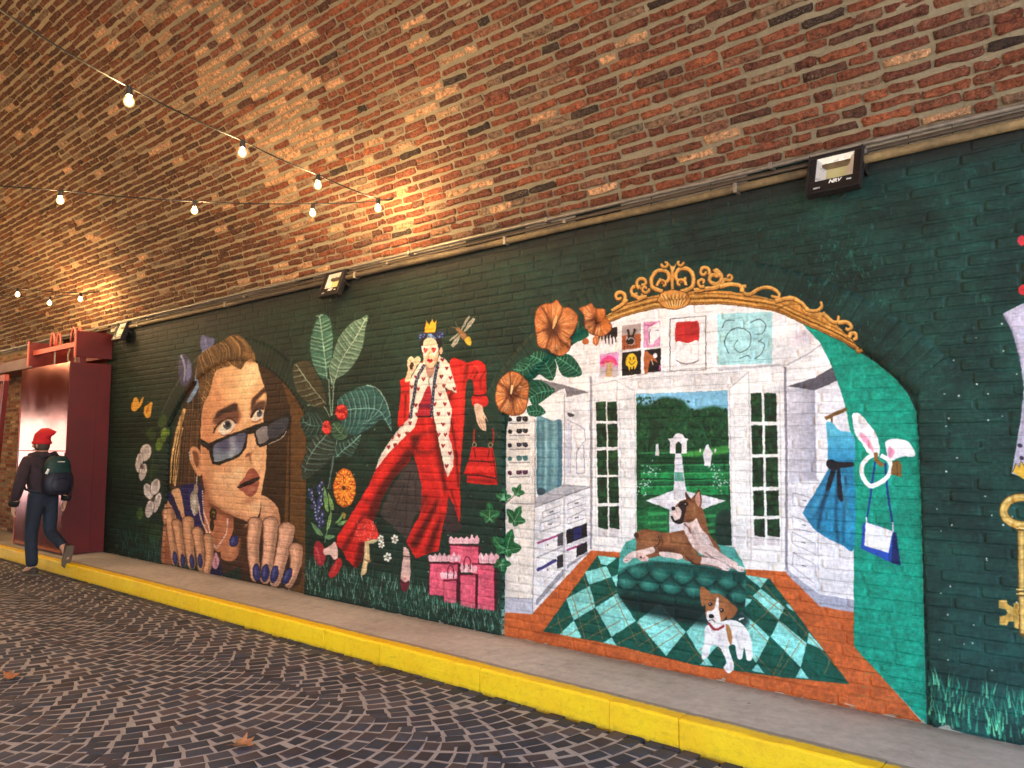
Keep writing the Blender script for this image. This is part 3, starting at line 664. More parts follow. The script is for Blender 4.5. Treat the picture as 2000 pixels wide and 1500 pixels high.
    # toadstool, daisies
    F('712,1058 720,1056 722,1088 725,1096 718,1100 715,1119 705,1122 711,1088', (206, 178, 128)); L('714,1062 716,1088 710,1118', (232, 210, 166), 3, 2, fe=1); L('709,1090 720,1096 726,1090', (110, 66, 40), 1.4)
    F('720,1056 738,1050 737,1056 728,1062 718,1060', (190, 180, 140)); F('689,1053 696,1034 704,1019 715,1013 729,1020 738,1040 737,1052 726,1053 716,1057 702,1059 692,1057', (206, 50, 44), nz=.25)
    for k in range(34): E(RNG.uniform(695, 734), RNG.uniform(1018, 1054), .9, .9, (244, 214, 200), a=.8)
    for x, y, r in ((744, 1052, 5), (745, 1064, 5), (771, 1053, 6), (757, 1088, 6.5)):
        for k in range(6):
            A = k * np.pi / 3 + .3; E(x + r * .8 * np.cos(A), y + r * np.sin(A), r * .48, r * .42, (232, 230, 218), np.degrees(A))
        E(x, y, 1.8, 1.8, (190, 160, 90))
    # gift bags
    def tissue(x0, x1, y0, y1):
        n = max(4, int((x1 - x0) / 9)); top = []
        for k in range(n * 2 + 1):
            top.append((x0 + (x1 - x0) * k / (n * 2), (y0 + RNG.uniform(-3, 3)) if k % 2 else y0 + (y1 - y0) * .4))
        F([(x0 + 2, y1)] + top + [(x1 - 2, y1)], (230, 178, 186), sm=0)
        for k in range(n + 3):
            x = RNG.uniform(x0 + 3, x1 - 3); L([(x, y1 - 1), (x + RNG.uniform(-5, 5), y0 + 3)], (248, 224, 226) if k % 2 else (200, 120, 140), 1.6, .6, a=.8)
    def bag(q, ti, side=1):
        p = PT(q)
        if side: F(p + [5, -1], (62, 12, 28), sm=0)
        F(p, (216, 88, 114), sm=0, nz=.2); tissue(*ti)
        L([p[0] - [1, 0], p[1] + [2, 0]], (62, 12, 28), 3)
        L(np.vstack([p, p[:1]]), (120, 30, 54), 1, sm=0)
        c = p.mean(0); L([c + [-6, -18], c + [-4, 18]], (234, 124, 144), 6, 3, fe=3, a=.6)
    bag('879,1064 934,1067 934,1104 879,1104', (876, 937, 1046, 1062))
    bag('922,1101 965,1103 965,1193 932,1189', (934, 975, 1078, 1100)); bag('840,1099 894,1101 893,1165 838,1162', (836, 900, 1080, 1097))
    bag('899,1122 929,1122 928,1189 899,1183', (898, 932, 1101, 1118)); bag('867,1134 892,1132 891,1179 867,1176', (860, 893, 1114, 1130))
    for x, y in ((912, 1094), (880, 1112)): L([(x - 6, y + 18), (x - 5, y), (x, y - 7), (x + 6, y), (x + 6, y + 18)], (70, 16, 34), 1.8)
    GRASS(120, 838, 968, lambda x: 1180 + (x - 838) * .2, 8, 16, ((52, 112, 88), (110, 170, 145), (24, 64, 50)), 6)

def ivy(x, y, r, rot=0):
    pts = []
    for a, rr in ((0, 1.2), (20, .85), (36, .62), (55, .82), (72, 1.02), (92, .8), (112, .55), (135, .62), (155, .6), (180, .42), (205, .6), (225, .62), (248, .55), (268, .8), (288, 1.02), (305, .82), (324, .62), (340, .85)):
        A = np.radians(-90 + rot + a); pts.append((x + r * rr * np.cos(A) * .9, y + r * rr * np.sin(A)))
    F(pts, (30, 92, 52), nz=.4); CLIP(MASK(pts))
    for _ in range(26):
        A = RNG.uniform(0, 6.28); L([(x + r * .2 * np.cos(A), y + r * .2 * np.sin(A)), (x + r * np.cos(A), y + r * np.sin(A))], (56, 132, 78) if RNG.random() < .5 else (16, 60, 34), 2.2, 1, a=.5)
    for a in (0, 72, 145, 215, 288):
        A = np.radians(-90 + rot + a); L([(x, y + r * .2), (x + r * np.cos(A) * .85, y + r * np.sin(A) * .95)], (142, 190, 140), 1.4, .5, a=.9)
    CLIP()
def paint_ivy():
    L('962,1075 960,1040 975,1000 982,985', (30, 60, 40), 2)
    L('982,985 1000,968', (70, 66, 50), 1.5)
    for a in ((956, 1008, 24, 0), (981, 972, 15, 5), (1007, 962, 15, 20), (1001, 1014, 24, 30), (985, 1070, 32, 20), (978, 1100, 18, 170)): ivy(*a)
ARCH2 = '981,1250 985,840 992,806 1010,772 1040,738 1090,694 1140,652 1185,622 1240,601 1300,592 1380,590 1450,595 1510,606 1570,628 1620,652 1665,682 1705,705 1745,738 1772,770 1787,803 1792,860 1797,1000 1803,1250 1808,1425 1400,1345'
def quad(s, c, **k): F(s, c, sm=0, **k)
def paint_closet():
    Z3 = lambda s: PT(s) / 2.353 + [970, 1060]
    F(ARCH2, (240, 237, 234), sm=0, nz=.05)
    CLIP(MASK(ARCH2, 0))
    n = 160
    for _ in range(n):                                               # scumbled greys on the white
        x = RNG.uniform(985, 1660); y = RNG.uniform(600, 1190)
        E(x, y, RNG.uniform(6, 30), RNG.uniform(4, 14), (206, 203, 206), RNG.uniform(-20, 20), fe=5, a=RNG.uniform(.1, .45))
    # ---- floor and rug
    quad('975,1245 983,1196 1034,1200 1150,1076 1202,1079 1455,1113 1531,1117 1599,1185 1665,1197 1665,1262 1815,1430 1400,1350', (188, 92, 44), nz=.18)
    for _ in range(90):
        x = RNG.uniform(985, 1790); y = RNG.uniform(1080, 1410); E(x, y, RNG.uniform(8, 30), RNG.uniform(3, 9), (206, 118, 62) if RNG.random() < .5 else (160, 72, 34), 10, fe=4, a=.35 if y > 1230 or x > 1550 else 0)
    rug = Z3('205,410 455,60 545,70 1140,150 1250,170 1615,655 1300,622 900,565 520,470')
    F(rug, (12, 78, 64), sm=0, nz=.22); CLIP(MASK(rug, 0))
    li = (136, 216, 206)
    for s in ('455,60 545,70 500,106 470,101', '395,135 495,110 520,160 415,195', '520,160 560,140 560,210 537,200', '310,260 420,200 445,300 345,360', '445,300 545,235 632,362 520,435', '278,425 345,360 380,435 365,455',
              '475,465 520,438 545,480', '635,367 740,280 860,413 770,524', '862,415 960,310 1062,420 945,545', '1135,150 1240,165 1206,212', '1168,247 1206,214 1316,300 1290,357', '1130,255 1168,265 1130,305', '1060,345 1120,320 1248,436 1185,558 1120,470',
              '1290,360 1418,465 1390,577 1252,436', '1322,285 1345,288 1360,320 1330,300', '1428,415 1500,500 1420,465', '1165,592 1190,560 1225,605', '1366,625 1391,580 1428,630', '925,565 958,530 985,570'):
        F(Z3(s), li, sm=0, nz=.16)
    for s in ('230,395 560,215', '300,440 640,225', '390,455 560,360', '455,90 640,470', '385,140 480,450', '330,220 400,450', '270,340 300,440', '540,470 820,330', '690,510 830,420', '640,480 850,350', '745,300 950,560',
              '640,365 720,500', '860,560 1000,430', '1140,190 1330,340', '1190,160 1610,640', '1150,240 1420,480', '1180,520 1270,610 1300,560', '1120,430 1290,270', '1290,610 1430,400', '1340,450 1260,620', '1500,610 1530,530', '1130,350 1250,470', '1000,480 1150,610'):
        q = Z3(s); L(q, (150, 104, 58), 1.5, sm=0, a=.85)
    F('1210,1160 1330,1178 1452,1196 1446,1232 1380,1225 1300,1212 1228,1190', (4, 24, 24), fe=5, a=.85)
    CLIP(MASK(ARCH2, 0))
    # ---- left cabinet
    quad('985,835 1040,815 1042,990 1037,1200 982,1197', (226, 219, 210), nz=.08)
    quad('984,1168 1036,1171 1037,1201 982,1197', (186, 188, 200)); L('984,1168 1036,1171', (120, 120, 130), 1.2, sm=0)
    L('1041,818 1041,990 1036,1200', (150, 148, 152), 2, sm=0); L('992,983 1040,985', (150, 146, 146), 2.4, sm=0)
    cols = ((30, 26, 28), (24, 22, 24), (38, 34, 50), (60, 110, 110), (70, 26, 50))
    for k, y in enumerate((824, 848, 875, 901, 929)):
        L([(991, y + 3), (1031, y + 2)], (140, 136, 138), 2.4, sm=0)
        for dx in (0, 12): E(1010 + dx, y - 6, 5.4, 5.4 if k in (0, 3) else 4, cols[k]); E(1009 + dx, y - 7, 1.8, 1.4, (110, 110, 116), a=.7)
        L([(1005, y - 9), (1027, y - 10)], cols[k], 1.8, sm=0); E(992, y - 5, 4, 4.4, cols[k])
    F('1044,817 1060,815 1075,822 1093,824 1094,890 1093,952 1086,962 1068,966 1046,966 1044,890', (98, 142, 150), nz=.2)
    for x, c in ((1046, (58, 96, 108)), (1056, (70, 110, 122)), (1062, (150, 184, 186)), (1070, (74, 116, 128)), (1078, (128, 164, 160)), (1087, (50, 84, 108)), (1091, (60, 96, 120))):
        L([(x, 822), (x + 1, 890), (x - 1, 956)], c, 4, 3, fe=1, a=.8)
    E(1053, 960, 9, 7, (52, 74, 84))
    quad('1041,990 1043,972 1099,946 1146,950 1100,970', (172, 172, 178)); L('1041,992 1100,969 1148,952', (120, 118, 122), 2.6, sm=0)
    quad('1050,740 1077,747 1100,752 1146,766 1103,776 1100,758 1075,768', (124, 118, 122), nz=.2)
    quad('1102,776 1146,766 1146,940 1100,945', (228, 226, 226)); L('1099,770 1098,1120', (170, 168, 172), 2.4, sm=0)
    F('1104,806 1113,808 1118,812 1108,814', (70, 66, 70))
    for s in ('1104,820 1122,828 1138,838 1140,860 1132,868 1122,880 1122,926', '1112,830 1110,920', '1124,880 1136,868 1138,924', '1104,924 1112,922', '1124,926 1138,924', '1108,826 1106,920'): L(s, (150, 146, 158), 1.8, sm=0, a=.9)
    F('1102,825 1110,828 1110,918 1102,918', (200, 200, 214), fe=2, a=.8)
    L('1150,735 1151,950 1150,1074', (146, 144, 150), 5, sm=0)
    quad('1041,992 1148,953 1149,1076 1037,1198', (226, 226, 230))
    for s in ('1056,1000 1091,988 1090,1000 1056,1012', '1052,1022 1090,1010 1090,1026 1050,1040', '1105,984 1140,970 1140,984 1105,996', '1105,1012 1140,996 1140,1012 1105,1024'):
        q = PT(s); L(np.vstack([q, q[:1]]), (130, 128, 134), 1.3, sm=0); c = q.mean(0); L([c - [4, -1], c + [4, -1]], (90, 86, 90), 2.4, sm=0)
    quad('1102,1036 1143,1022 1143,1048 1103,1064', (24, 22, 28)); quad('1116,1034 1132,1028 1132,1050 1117,1056', (36, 38, 96)); quad('1103,1064 1144,1048 1145,1054 1103,1072', (214, 214, 218))
    quad('1103,1076 1134,1064 1134,1084 1103,1104', (232, 230, 232)); L('1103,1076 1134,1063', (150, 62, 110), 4, sm=0); quad('1122,1068 1143,1058 1143,1078 1122,1090', (28, 26, 30)); quad('1103,1104 1144,1078 1145,1082 1102,1112', (150, 150, 158))
    L('1045,1062 1086,1046', (150, 62, 110), 4, sm=0); quad('1085,1045 1096,1040 1096,1066 1085,1068', (70, 68, 74)); L('1044,1090 1096,1068', (160, 160, 168), 3, sm=0)
    L('1045,1115 1083,1094', (56, 56, 120), 6, sm=0); quad('1084,1088 1096,1082 1096,1108 1084,1112', (44, 42, 48)); quad('1043,1172 1096,1112 1096,1124 1043,1184', (148, 148, 156)); L('1046,1148 1086,1114', (200, 200, 206), 2, sm=0)
    L('1098,970 1098,1130', (190, 188, 194), 4, sm=0); E(1066, 1114, 1.6, 1.6, (60, 50, 50)); E(1066, 1065, 1.5, 1.5, (60, 50, 50))
    # ---- back wall, doors, garden
    L('1152,752 1285,724 1300,726 1340,720 1530,713', (188, 184, 186), 2.4, sm=0); L('1398,722 1520,712', (176, 174, 178), 4, sm=0, fe=1)
    quad('1200,744 1459,726 1421,758 1237,764', (222, 218, 216)); L('1200,744 1237,764', (190, 186, 186), 1.6, sm=0); L('1459,726 1421,758', (180, 176, 178), 2, sm=0); L('1200,742 1459,724', (206, 202, 204), 2, sm=0)
    for x0, y0, x1, y1 in ((1201, 746, 1204, 1060), (1236, 764, 1238, 1050), (1421, 758, 1428, 1070), (1459, 728, 1464, 1095)): L([(x0, y0), (x1, y1)], (198, 195, 198), 2, sm=0)
    for k in range(11):
        y = 790 + k * 26; L([(1430 + k * .5, y), (1452 + k * .4, y - 2), (1453 + k * .4, y + 16), (1431 + k * .5, y + 18), (1430 + k * .5, y)], (196, 208, 210), 1.2, sm=0, a=.8); L([(1216, y), (1217, y + 14)], (190, 210, 206), 4, sm=0, a=.5); L([(1228, y), (1229, y + 14)], (208, 206, 206), 1.3, sm=0, a=.7)
    gv = '1239,769 1330,766 1417,762 1421,900 1426,1066 1380,1066 1240,1048'
    F(gv, (22, 66, 38), sm=0, nz=.35); CLIP(MASK(gv, 0))
    F('1236,760 1430,756 1430,800 1390,792 1350,800 1330,782 1290,776 1262,790 1236,784', (126, 186, 214), fe=2)
    for _ in range(420):
        x = RNG.uniform(1239, 1420); t = RNG.random(); y = 775 + 130 * t
        if y < 796 and x > 1345: continue
        if y < 800 and x > 1310 and RNG.random() < .6: continue
        E(x, y, RNG.uniform(1.5, 5), RNG.uniform(1.2, 3.2), ((16, 46, 26), (26, 74, 38), (42, 96, 50), (12, 34, 22))[RNG.integers(4)], RNG.uniform(0, 180), a=.8)
    for k in range(14): L([(1262, 880), (1266 + k * 2, 830), (1245 + k * 7, 772 + RNG.uniform(0, 14))], (22, 40, 26), 2, .6, a=.6)
    for y0, h, c in ((884, 20, (14, 66, 36)), (908, 16, (14, 84, 48)), (924, 12, (22, 116, 60)), (938, 10, (16, 84, 50)), (950, 18, (24, 118, 62))):
        for x0, x1 in ((1248, 1313), (1329, 1420)):
            quad(f'{x0},{y0} {x1},{y0 - 2} {x1},{y0 + h} {x0},{y0 + h}', c, nz=.4); L([(x0, y0 + 1), (x1, y0)], (50, 150, 84), 2.4, sm=0, a=.8); L([(x0, y0 + h), (x1, y0 + h)], (8, 40, 26), 2.4, sm=0, a=.8)
    F('1336,884 1420,870 1420,884 1336,892', (58, 140, 60), fe=1); F('1240,1000 1300,992 1302,1045 1240,1045', (24, 96, 52), nz=.4); F('1370,994 1425,985 1425,1060 1372,1050', (20, 78, 46), nz=.4)
    for y in (1005, 1022, 1036): L([(1262, y), (1300, y - 2)], (52, 160, 90), 6, sm=0, a=.7); L([(1370, y + 4), (1396, y + 2)], (48, 150, 86), 6, sm=0, a=.7)
    F('1398,1005 1425,1000 1425,1060 1396,1060', (22, 44, 36), fe=2)
    for cx, cy in ((1266, 918), (1248, 950), (1398, 922), (1408, 945)):
        for _ in range(36): E(cx + RNG.normal(0, 10), cy + RNG.normal(0, 9), 1.5, 1.4, (196, 220, 206) if RNG.random() < .6 else (60, 130, 80), a=.85)
    pc = (216, 214, 220)
    quad('1315,884 1327,884 1334,942 1313,942', pc); quad('1315,922 1330,922 1332,940 1314,940', (92, 160, 142)); quad('1257,978 1312,958 1314,942 1334,942 1338,960 1414,978 1370,995 1332,996 1334,1050 1303,1050 1304,996', pc, nz=.12)
    F('1300,978 1330,974 1350,980 1326,984', (246, 246, 246)); L('1314,895 1329,895', (170, 168, 172), 1.2, sm=0); L('1314,908 1331,908', (170, 168, 172), 1.2, sm=0)
    F('1305,886 1305,862 1301,857 1310,856 1315,848 1322,845 1329,848 1334,856 1341,857 1338,862 1338,886', (226, 220, 224), sm=0); F('1316,886 1316,868 1322,861 1328,868 1328,886', (16, 44, 28), sm=0)
    quad('1276,890 1277,868 1282,866 1284,890', pc); quad('1372,910 1370,884 1376,870 1380,868 1388,884 1384,910', (228, 224, 228))
    for x in (1364, 1393): E(x, 880, 2, 4, (220, 226, 220))
    CLIP(MASK(ARCH2, 0))
    for cols_, rows, sh in ((((1160, 1179), (1182, 1201)), ((785, 822), (828, 873), (880, 928), (933, 983), (990, 1034)), 4), (((1463, 1484), (1489, 1513)), ((768, 823), (831, 887), (894, 951), (959, 1008), (1015, 1050)), 6)):
        for r, (ya, yb) in enumerate(rows):
            for a_, b_ in cols_:
                o = sh * r / 4; q = [(a_ + o, ya), (b_ + o, ya - 1), (b_ + o + 1, yb), (a_ + o + 1, yb)]
                F(q, (24, 52, 30), sm=0, nz=.4); CLIP(MASK(q, 0))
                for _ in range(16): E(RNG.uniform(a_, b_ + 5), RNG.uniform(ya, yb), RNG.uniform(2, 6), RNG.uniform(2, 6), ((14, 28, 18), (40, 84, 40), (20, 60, 34), (26, 22, 20))[RNG.integers(4)], a=.75, fe=1)
                CLIP(MASK(ARCH2, 0))
                if r == 4: F([(a_ + o, yb - 4), (b_ + o, yb + 1), (b_ + o, yb + 16), (a_ + o, yb + 16)], (206, 200, 202), sm=0)
    L('1158,776 1160,1050', (204, 202, 206), 1.6, sm=0); L('1206,780 1210,1060', (204, 202, 206), 1.6, sm=0); L('1520,745 1524,1090', (204, 202, 206), 2, sm=0)
    # ---- pictures above the doors
    def pic(x0, y0, x1, y1, c): quad(f'{x0},{y0 + 2} {x1},{y0 - 2} {x1},{y1 - 2} {x0},{y1 + 2}', c)
    pic(1167, 640, 1202, 660, (32, 22, 22)); 
    for k in range(6): L([(1168 + k * 6.4, 676), (1170 + k * 6.4, 652 + RNG.uniform(-3, 5))], (226, 214, 212), 4, 2, a=.9); L([(1165 + k * 6.6, 650), (1166 + k * 6.6, 668 + RNG.uniform(-5, 5))], (32, 22, 22), 3.5, 1.5)
    pic(1211, 633, 1248, 681, (168, 150, 144)); quad('1211,655 1248,651 1248,679 1211,683', (160, 82, 46)); E(1228, 664, 9, 9, (40, 30, 28)); L('1226,658 1222,642', (36, 28, 28), 4); L('1231,657 1237,641', (36, 28, 28), 4)
    L('1219,664 1221,657 1224,662 1228,659 1233,660 1236,666 1232,672 1224,673', (224, 214, 206), 1.2)
    for k in range(5): L([(1215 + k * 6, 680 - k * .5), (1216 + k * 6, 675 - k * .5), (1219 + k * 6, 676 - k * .5)], (60, 30, 24), 1.2, sm=0)
    pic(1253, 627, 1286, 677, (212, 148, 180)); F('1262,640 1275,632 1284,630 1285,655 1276,664 1272,672 1264,670 1266,655', (238, 232, 232)); L('1255,634 1268,634 1276,628', (190, 96, 140), 3); L('1266,642 1264,656 1266,670', (60, 44, 48), 1.2); L('1276,644 1284,644', (60, 44, 48), 1)
    pic(1168, 689, 1204, 735, (214, 150, 190)); F('1168,712 1174,700 1186,694 1198,700 1203,712 1192,708 1180,708', (226, 64, 138)); L('1174,714 1180,705 1186,703 1193,705 1198,713', (240, 110, 60), 2.4); quad('1181,708 1191,707 1193,735 1179,736', (196, 160, 112)); F('1168,722 1176,716 1179,736 1168,737', (200, 186, 190)); F('1194,716 1203,720 1204,733 1193,735', (200, 186, 190))
    pic(1211, 686, 1248, 732, (26, 20, 20)); F('1219,700 1224,692 1232,689 1239,695 1241,706 1239,716 1236,722 1234,714 1231,722 1228,716 1226,725 1223,715 1219,712', (228, 184, 40)); E(1227, 700, 1.2, 3, (40, 28, 16)); E(1234, 699, 1.2, 3, (40, 28, 16)); L('1224,706 1230,711 1237,705', (40, 28, 16), 1.2)
    pic(1255, 681, 1287, 726, (26, 20, 22)); F('1255,686 1268,692 1276,700 1282,708 1274,704 1266,704 1264,714 1262,726 1255,727', (170, 92, 50)); E(1276, 694, 4, 5, (228, 224, 226)); L('1268,700 1272,712', (220, 180, 150), 2); L('1286,712 1284,722', (190, 80, 150), 3)
    q = PT('1305,622 1375,616 1375,722 1305,724'); L(np.vstack([q, q[:1]]), (64, 58, 60), 1.6, sm=0)
    F('1317,632 1328,628 1350,627 1361,629 1361,666 1340,669 1317,668', (190, 40, 40), nz=.18); F('1317,668 1340,669 1361,666 1361,704 1346,709 1328,709 1317,704', (238, 234, 232)); L('1317,703 1330,709 1348,709 1361,703', (90, 80, 80), 2); L('1317,668 1317,704', (206, 196, 196), 1.2); L('1361,666 1361,704', (206, 196, 196), 1.2)
    pic(1398, 610, 1505, 711, (168, 216, 216))
    for _ in range(40): E(RNG.uniform(1400, 1503), RNG.uniform(612, 708), 8, 4, (192, 230, 230) if RNG.random() < .5 else (146, 200, 202), 60, fe=2, a=.4)
    ink = (44, 58, 64)
    for s in ('1420,690 1412,668 1422,646 1444,640 1462,652 1460,676 1442,688 1430,676 1438,662', '1462,630 1480,622 1492,634 1486,650 1472,652', '1470,700 1484,690 1490,672 1478,664', '1408,640 1414,626 1430,624', '1440,700 1456,694 1464,700', '1478,668 1486,660'):
        L(s, ink, 1.6, 1)
    # ---- right cabinet
    quad('1534,758 1592,742 1640,736 1662,850 1664,1195 1599,1185 1534,1118', (228, 226, 230), nz=.08)
    quad('1535,758 1589,760 1592,938 1538,938', (206, 202, 208), g=(1535, 850, 1592, 850), col2=(158, 156, 168)); L('1591,740 1596,940', (232, 230, 232), 3, sm=0)
    quad('1534,754 1589,737 1624,716 1634,726 1640,740 1589,762', (86, 82, 90), nz=.2); L('1531,714 1580,688 1602,672', (184, 178, 184), 2.4, sm=0); E(1570, 655, 30, 16, (214, 196, 206), -20, fe=6, a=.6)
    L('1530,716 1533,880 1533,1115', (134, 130, 140), 5, sm=0); L('1536,940 1596,938', (190, 188, 196), 3, sm=0)
    for s in ('1546,962 1590,976 1590,992 1546,988', '1544,1008 1590,1026 1590,1042 1546,1032', '1544,1040 1590,1062 1590,1084 1544,1062', '1546,1080 1590,1104 1588,1140 1544,1106'):
        q = PT(s); L(np.vstack([q, q[:1]]), (158, 154, 166), 1.6, sm=0); c = q.mean(0); L([c - [4, 2], c + [4, 0]], (110, 104, 114), 2, sm=0)
    L('1594,960 1596,1158', (190, 188, 196), 2, sm=0); quad('1531,1111 1597,1162 1665,1173 1665,1197 1599,1186 1533,1121', (166, 168, 184))
    # teal slip of wall inside the arch
    tl = '1556,622 1610,646 1665,682 1705,705 1745,738 1772,770 1787,803 1792,860 1797,1000 1803,1250 1808,1420 1665,1264 1665,1190 1664,950 1660,850 1645,780 1625,720 1600,670'
    F(tl, (16, 146, 120), sm=0, nz=.22)
    for _ in range(150):
        x = RNG.uniform(1600, 1800); y = RNG.uniform(650, 1400); L([(x, y), (x + RNG.uniform(5, 26), y + 2)], (40, 180, 150) if RNG.random() < .5 else (8, 104, 88), RNG.uniform(1, 3), .8, a=.35 if x > 1670 else 0)
    # dress
    L('1609,817 1652,798', (120, 84, 42), 7, sm=0); L('1622,812 1622,826', (120, 84, 42), 4, sm=0)
    F('1611,828 1617,824 1624,826 1638,841 1664,850 1664,905 1619,906 1614,870', (92, 186, 212), g=(1640, 840, 1640, 905), col2=(42, 132, 176))
    F('1619,912 1640,904 1664,906 1666,1066 1640,1064 1594,1040 1569,1008 1568,996 1590,960', (44, 118, 156), g=(1580, 960, 1666, 1000), col2=(34, 132, 172), nz=.2)
    for s, w in (('1626,920 1606,980 1594,1036', 8), ('1636,930 1630,1000 1634,1062', 6), ('1648,930 1646,1000 1644,1062', 5), ('1614,960 1590,1010', 5)): L(s, (20, 52, 78), w, w * .7, fe=2, a=.8)
    for s in ('1644,930 1656,1050', '1600,970 1580,1005'): L(s, (80, 160, 190), 6, 4, fe=3, a=.7)
    F('1613,900 1622,897 1632,902 1663,903 1663,911 1640,914 1630,918 1616,916 1611,908', (26, 24, 30)); F('1622,914 1630,916 1622,945 1616,958 1610,954', (28, 28, 36)); F('1632,914 1638,916 1642,960 1643,980 1634,972 1632,940', (28, 28, 36))
    # rabbit-ear hairband and bag
    L('1707,902 1700,950 1693,1000 1690,1024', (28, 54, 132), 4.4, 3.4); L('1727,904 1731,960 1740,1016 1742,1038', (26, 48, 120), 4.4, 3.4)
    F('1662,812 1668,806 1677,808 1697,831 1712,855 1716,884 1704,889 1692,884 1682,868 1668,848', (250, 247, 248)); F('1676,845 1688,850 1700,866 1704,884 1694,874 1682,860', (234, 160, 184), fe=1)
    F('1728,862 1748,857 1770,862 1782,876 1784,891 1760,892 1736,900 1730,884', (250, 247, 248)); F('1734,872 1746,884 1736,896 1732,886', (234, 150, 178), fe=1)
    L('1714,886 1696,892 1683,907 1681,925 1688,941 1699,950 1716,943 1732,930 1738,913 1733,899 1718,889', (252, 250, 250), 9)
    quad('1741,902 1752,898 1759,908 1758,932 1738,926', (126, 92, 46)); L('1708,884 1711,900 1722,910', (136, 92, 46), 8); L('1750,904 1750,930', (90, 62, 30), 2, sm=0)
    quad('1682,1024 1690,1020 1742,1038 1747,1040 1757,1106 1735,1098 1679,1072', (36, 74, 168)); quad('1741,1040 1748,1040 1757,1106 1738,1100', (24, 38, 92)); quad('1688,1020 1741,1038 1733,1081 1686,1066', (244, 243, 246)); L('1690,1010 1690,1022', (220, 224, 230), 3, sm=0); L('1741,1020 1742,1040', (220, 224, 230), 3, sm=0)
    # ---- ottoman and dogs
    F('1203,1120 1207,1080 1220,1058 1241,1050 1320,1052 1401,1064 1430,1070 1446,1096 1454,1118', (78, 164, 152), sm=0, nz=.2)
    ot = '1203,1112 1260,1096 1340,1100 1454,1116 1452,1190 1330,1172 1201,1157'
    F(ot, (14, 66, 60), sm=0, nz=.3, g=(1320, 1110, 1320, 1180), col2=(8, 44, 42)); CLIP(MASK(ot, 0))
    for r in range(3):
        for k in range(7):
            x = 1198 + k * 44 + (r % 2) * 22; y = 1114 + r * 25 + (x - 1200) * .12
            E(x, y - 1, 18, 11, (40, 120, 106) if r < 2 else (22, 82, 74), 8, fe=5, a=.85); E(x - 4, y - 5, 10, 4, (92, 168, 152), 8, fe=3, a=.5 if r < 2 else .2)
            L([(x - 22, y - 2), (x - 11, y + 9), (x, y + 14), (x + 11, y + 10), (x + 22, y + 2)], (4, 34, 32), 4, 2.6, fe=1, a=.9); E(x + 22, y + 1, 2.4, 2.4, (4, 24, 24))
    L('1203,1114 1260,1098 1340,1102 1454,1118', (120, 190, 176), 2, fe=1, a=.7)
    E(1330, 1180, 140, 14, (6, 40, 36), 7, fe=7, a=.7)
    CLIP(MASK(ARCH2, 0))
    br, br2, wt = (128, 80, 50), (70, 40, 26), (226, 202, 194)
    F('1236,1047 1242,1039 1256,1034 1275,1037 1290,1041 1312,1040 1332,1036 1346,1044 1356,1070 1352,1096 1338,1096 1326,1088 1296,1084 1270,1090 1246,1092 1250,1074 1240,1060', br, nz=.2)
    E(1318, 1056, 24, 9, (158, 106, 70), 3, fe=5, a=.8); E(1300, 1076, 24, 6, br2, 4, fe=4, a=.8); L('1286,1044 1290,1062 1284,1080', br2, 3, fe=1, a=.8); E(1345, 1064, 8, 18, (96, 58, 36), fe=4, a=.7)
    F('1286,1078 1310,1080 1328,1084 1327,1093 1300,1090 1286,1086', wt)
    F('1240,1060 1250,1046 1266,1040 1282,1046 1283,1060 1270,1070 1250,1078 1240,1082 1230,1086 1238,1074', (142, 92, 58), nz=.2); L('1282,1046 1284,1060 1272,1071 1250,1078', br2, 2)
    F('1272,1069 1250,1074 1228,1080 1215,1090 1214,1098 1222,1100 1232,1092 1252,1086 1274,1080', wt); L('1216,1096 1222,1096', (120, 80, 76), 1.6)
    F('1238,1084 1250,1080 1262,1090 1260,1097 1246,1096', (214, 182, 174)); E(1248, 1089, 3, 2.6, (96, 60, 54)); E(1254, 1091, 1.4, 1.4, (96, 60, 54)); E(1239, 1046, 5, 6, br2)
    F('1352,1012 1366,992 1374,1012 1383,1044 1398,1064 1406,1082 1392,1076 1378,1054', br, nz=.2)
    F('1330,1026 1340,1018 1356,1012 1364,1030 1378,1046 1390,1066 1398,1088 1376,1088 1354,1074 1340,1052', wt, nz=.2); L('1342,1028 1354,1054 1368,1080', (176, 140, 134), 5, 2, fe=2); L('1356,1020 1366,1044 1382,1070', (246, 230, 226), 5, 3, fe=2, a=.8); L('1332,1024 1342,1032 1346,1042', (104, 70, 66), 3, 1.4)
    L('1344,1080 1356,1094 1378,1097', br2, 24, 16); L('1344,1078 1356,1092 1378,1095', br, 20, 13); L('1348,1074 1362,1088', (158, 106, 70), 6, 3, fe=2, a=.8)
    L('1378,1072 1404,1090 1436,1108', (150, 116, 110), 22, 14); L('1378,1071 1404,1089 1436,1107', (222, 198, 192), 18, 11); L('1366,1096 1396,1101 1414,1110', (150, 116, 110), 17, 14); L('1366,1095 1396,1100 1414,1109', (234, 212, 206), 13, 11)
    for x, y in ((1442, 1112), (1413, 1110)):
        E(x, y, 9, 6, (238, 220, 214), 15)
        for k in range(3): L([(x + 1 + k * 3, y + 1), (x + 4 + k * 3, y + 4)], (140, 104, 100), 1.2, .8)
    F('1316,990 1326,981 1337,975 1347,974 1354,966 1363,956 1367,980 1363,998 1356,1014 1344,1021 1330,1020 1320,1016', br, nz=.15)
    F('1354,974 1362,960 1365,980 1360,990', (196, 142, 124)); F('1337,976 1336,960 1343,971 1347,977', br2); L('1352,972 1362,958 1366,982', br2, 1.6)
    E(1350, 1000, 9, 10, (156, 104, 66), fe=3, a=.8); L('1336,1018 1350,1016', br2, 3, fe=1)
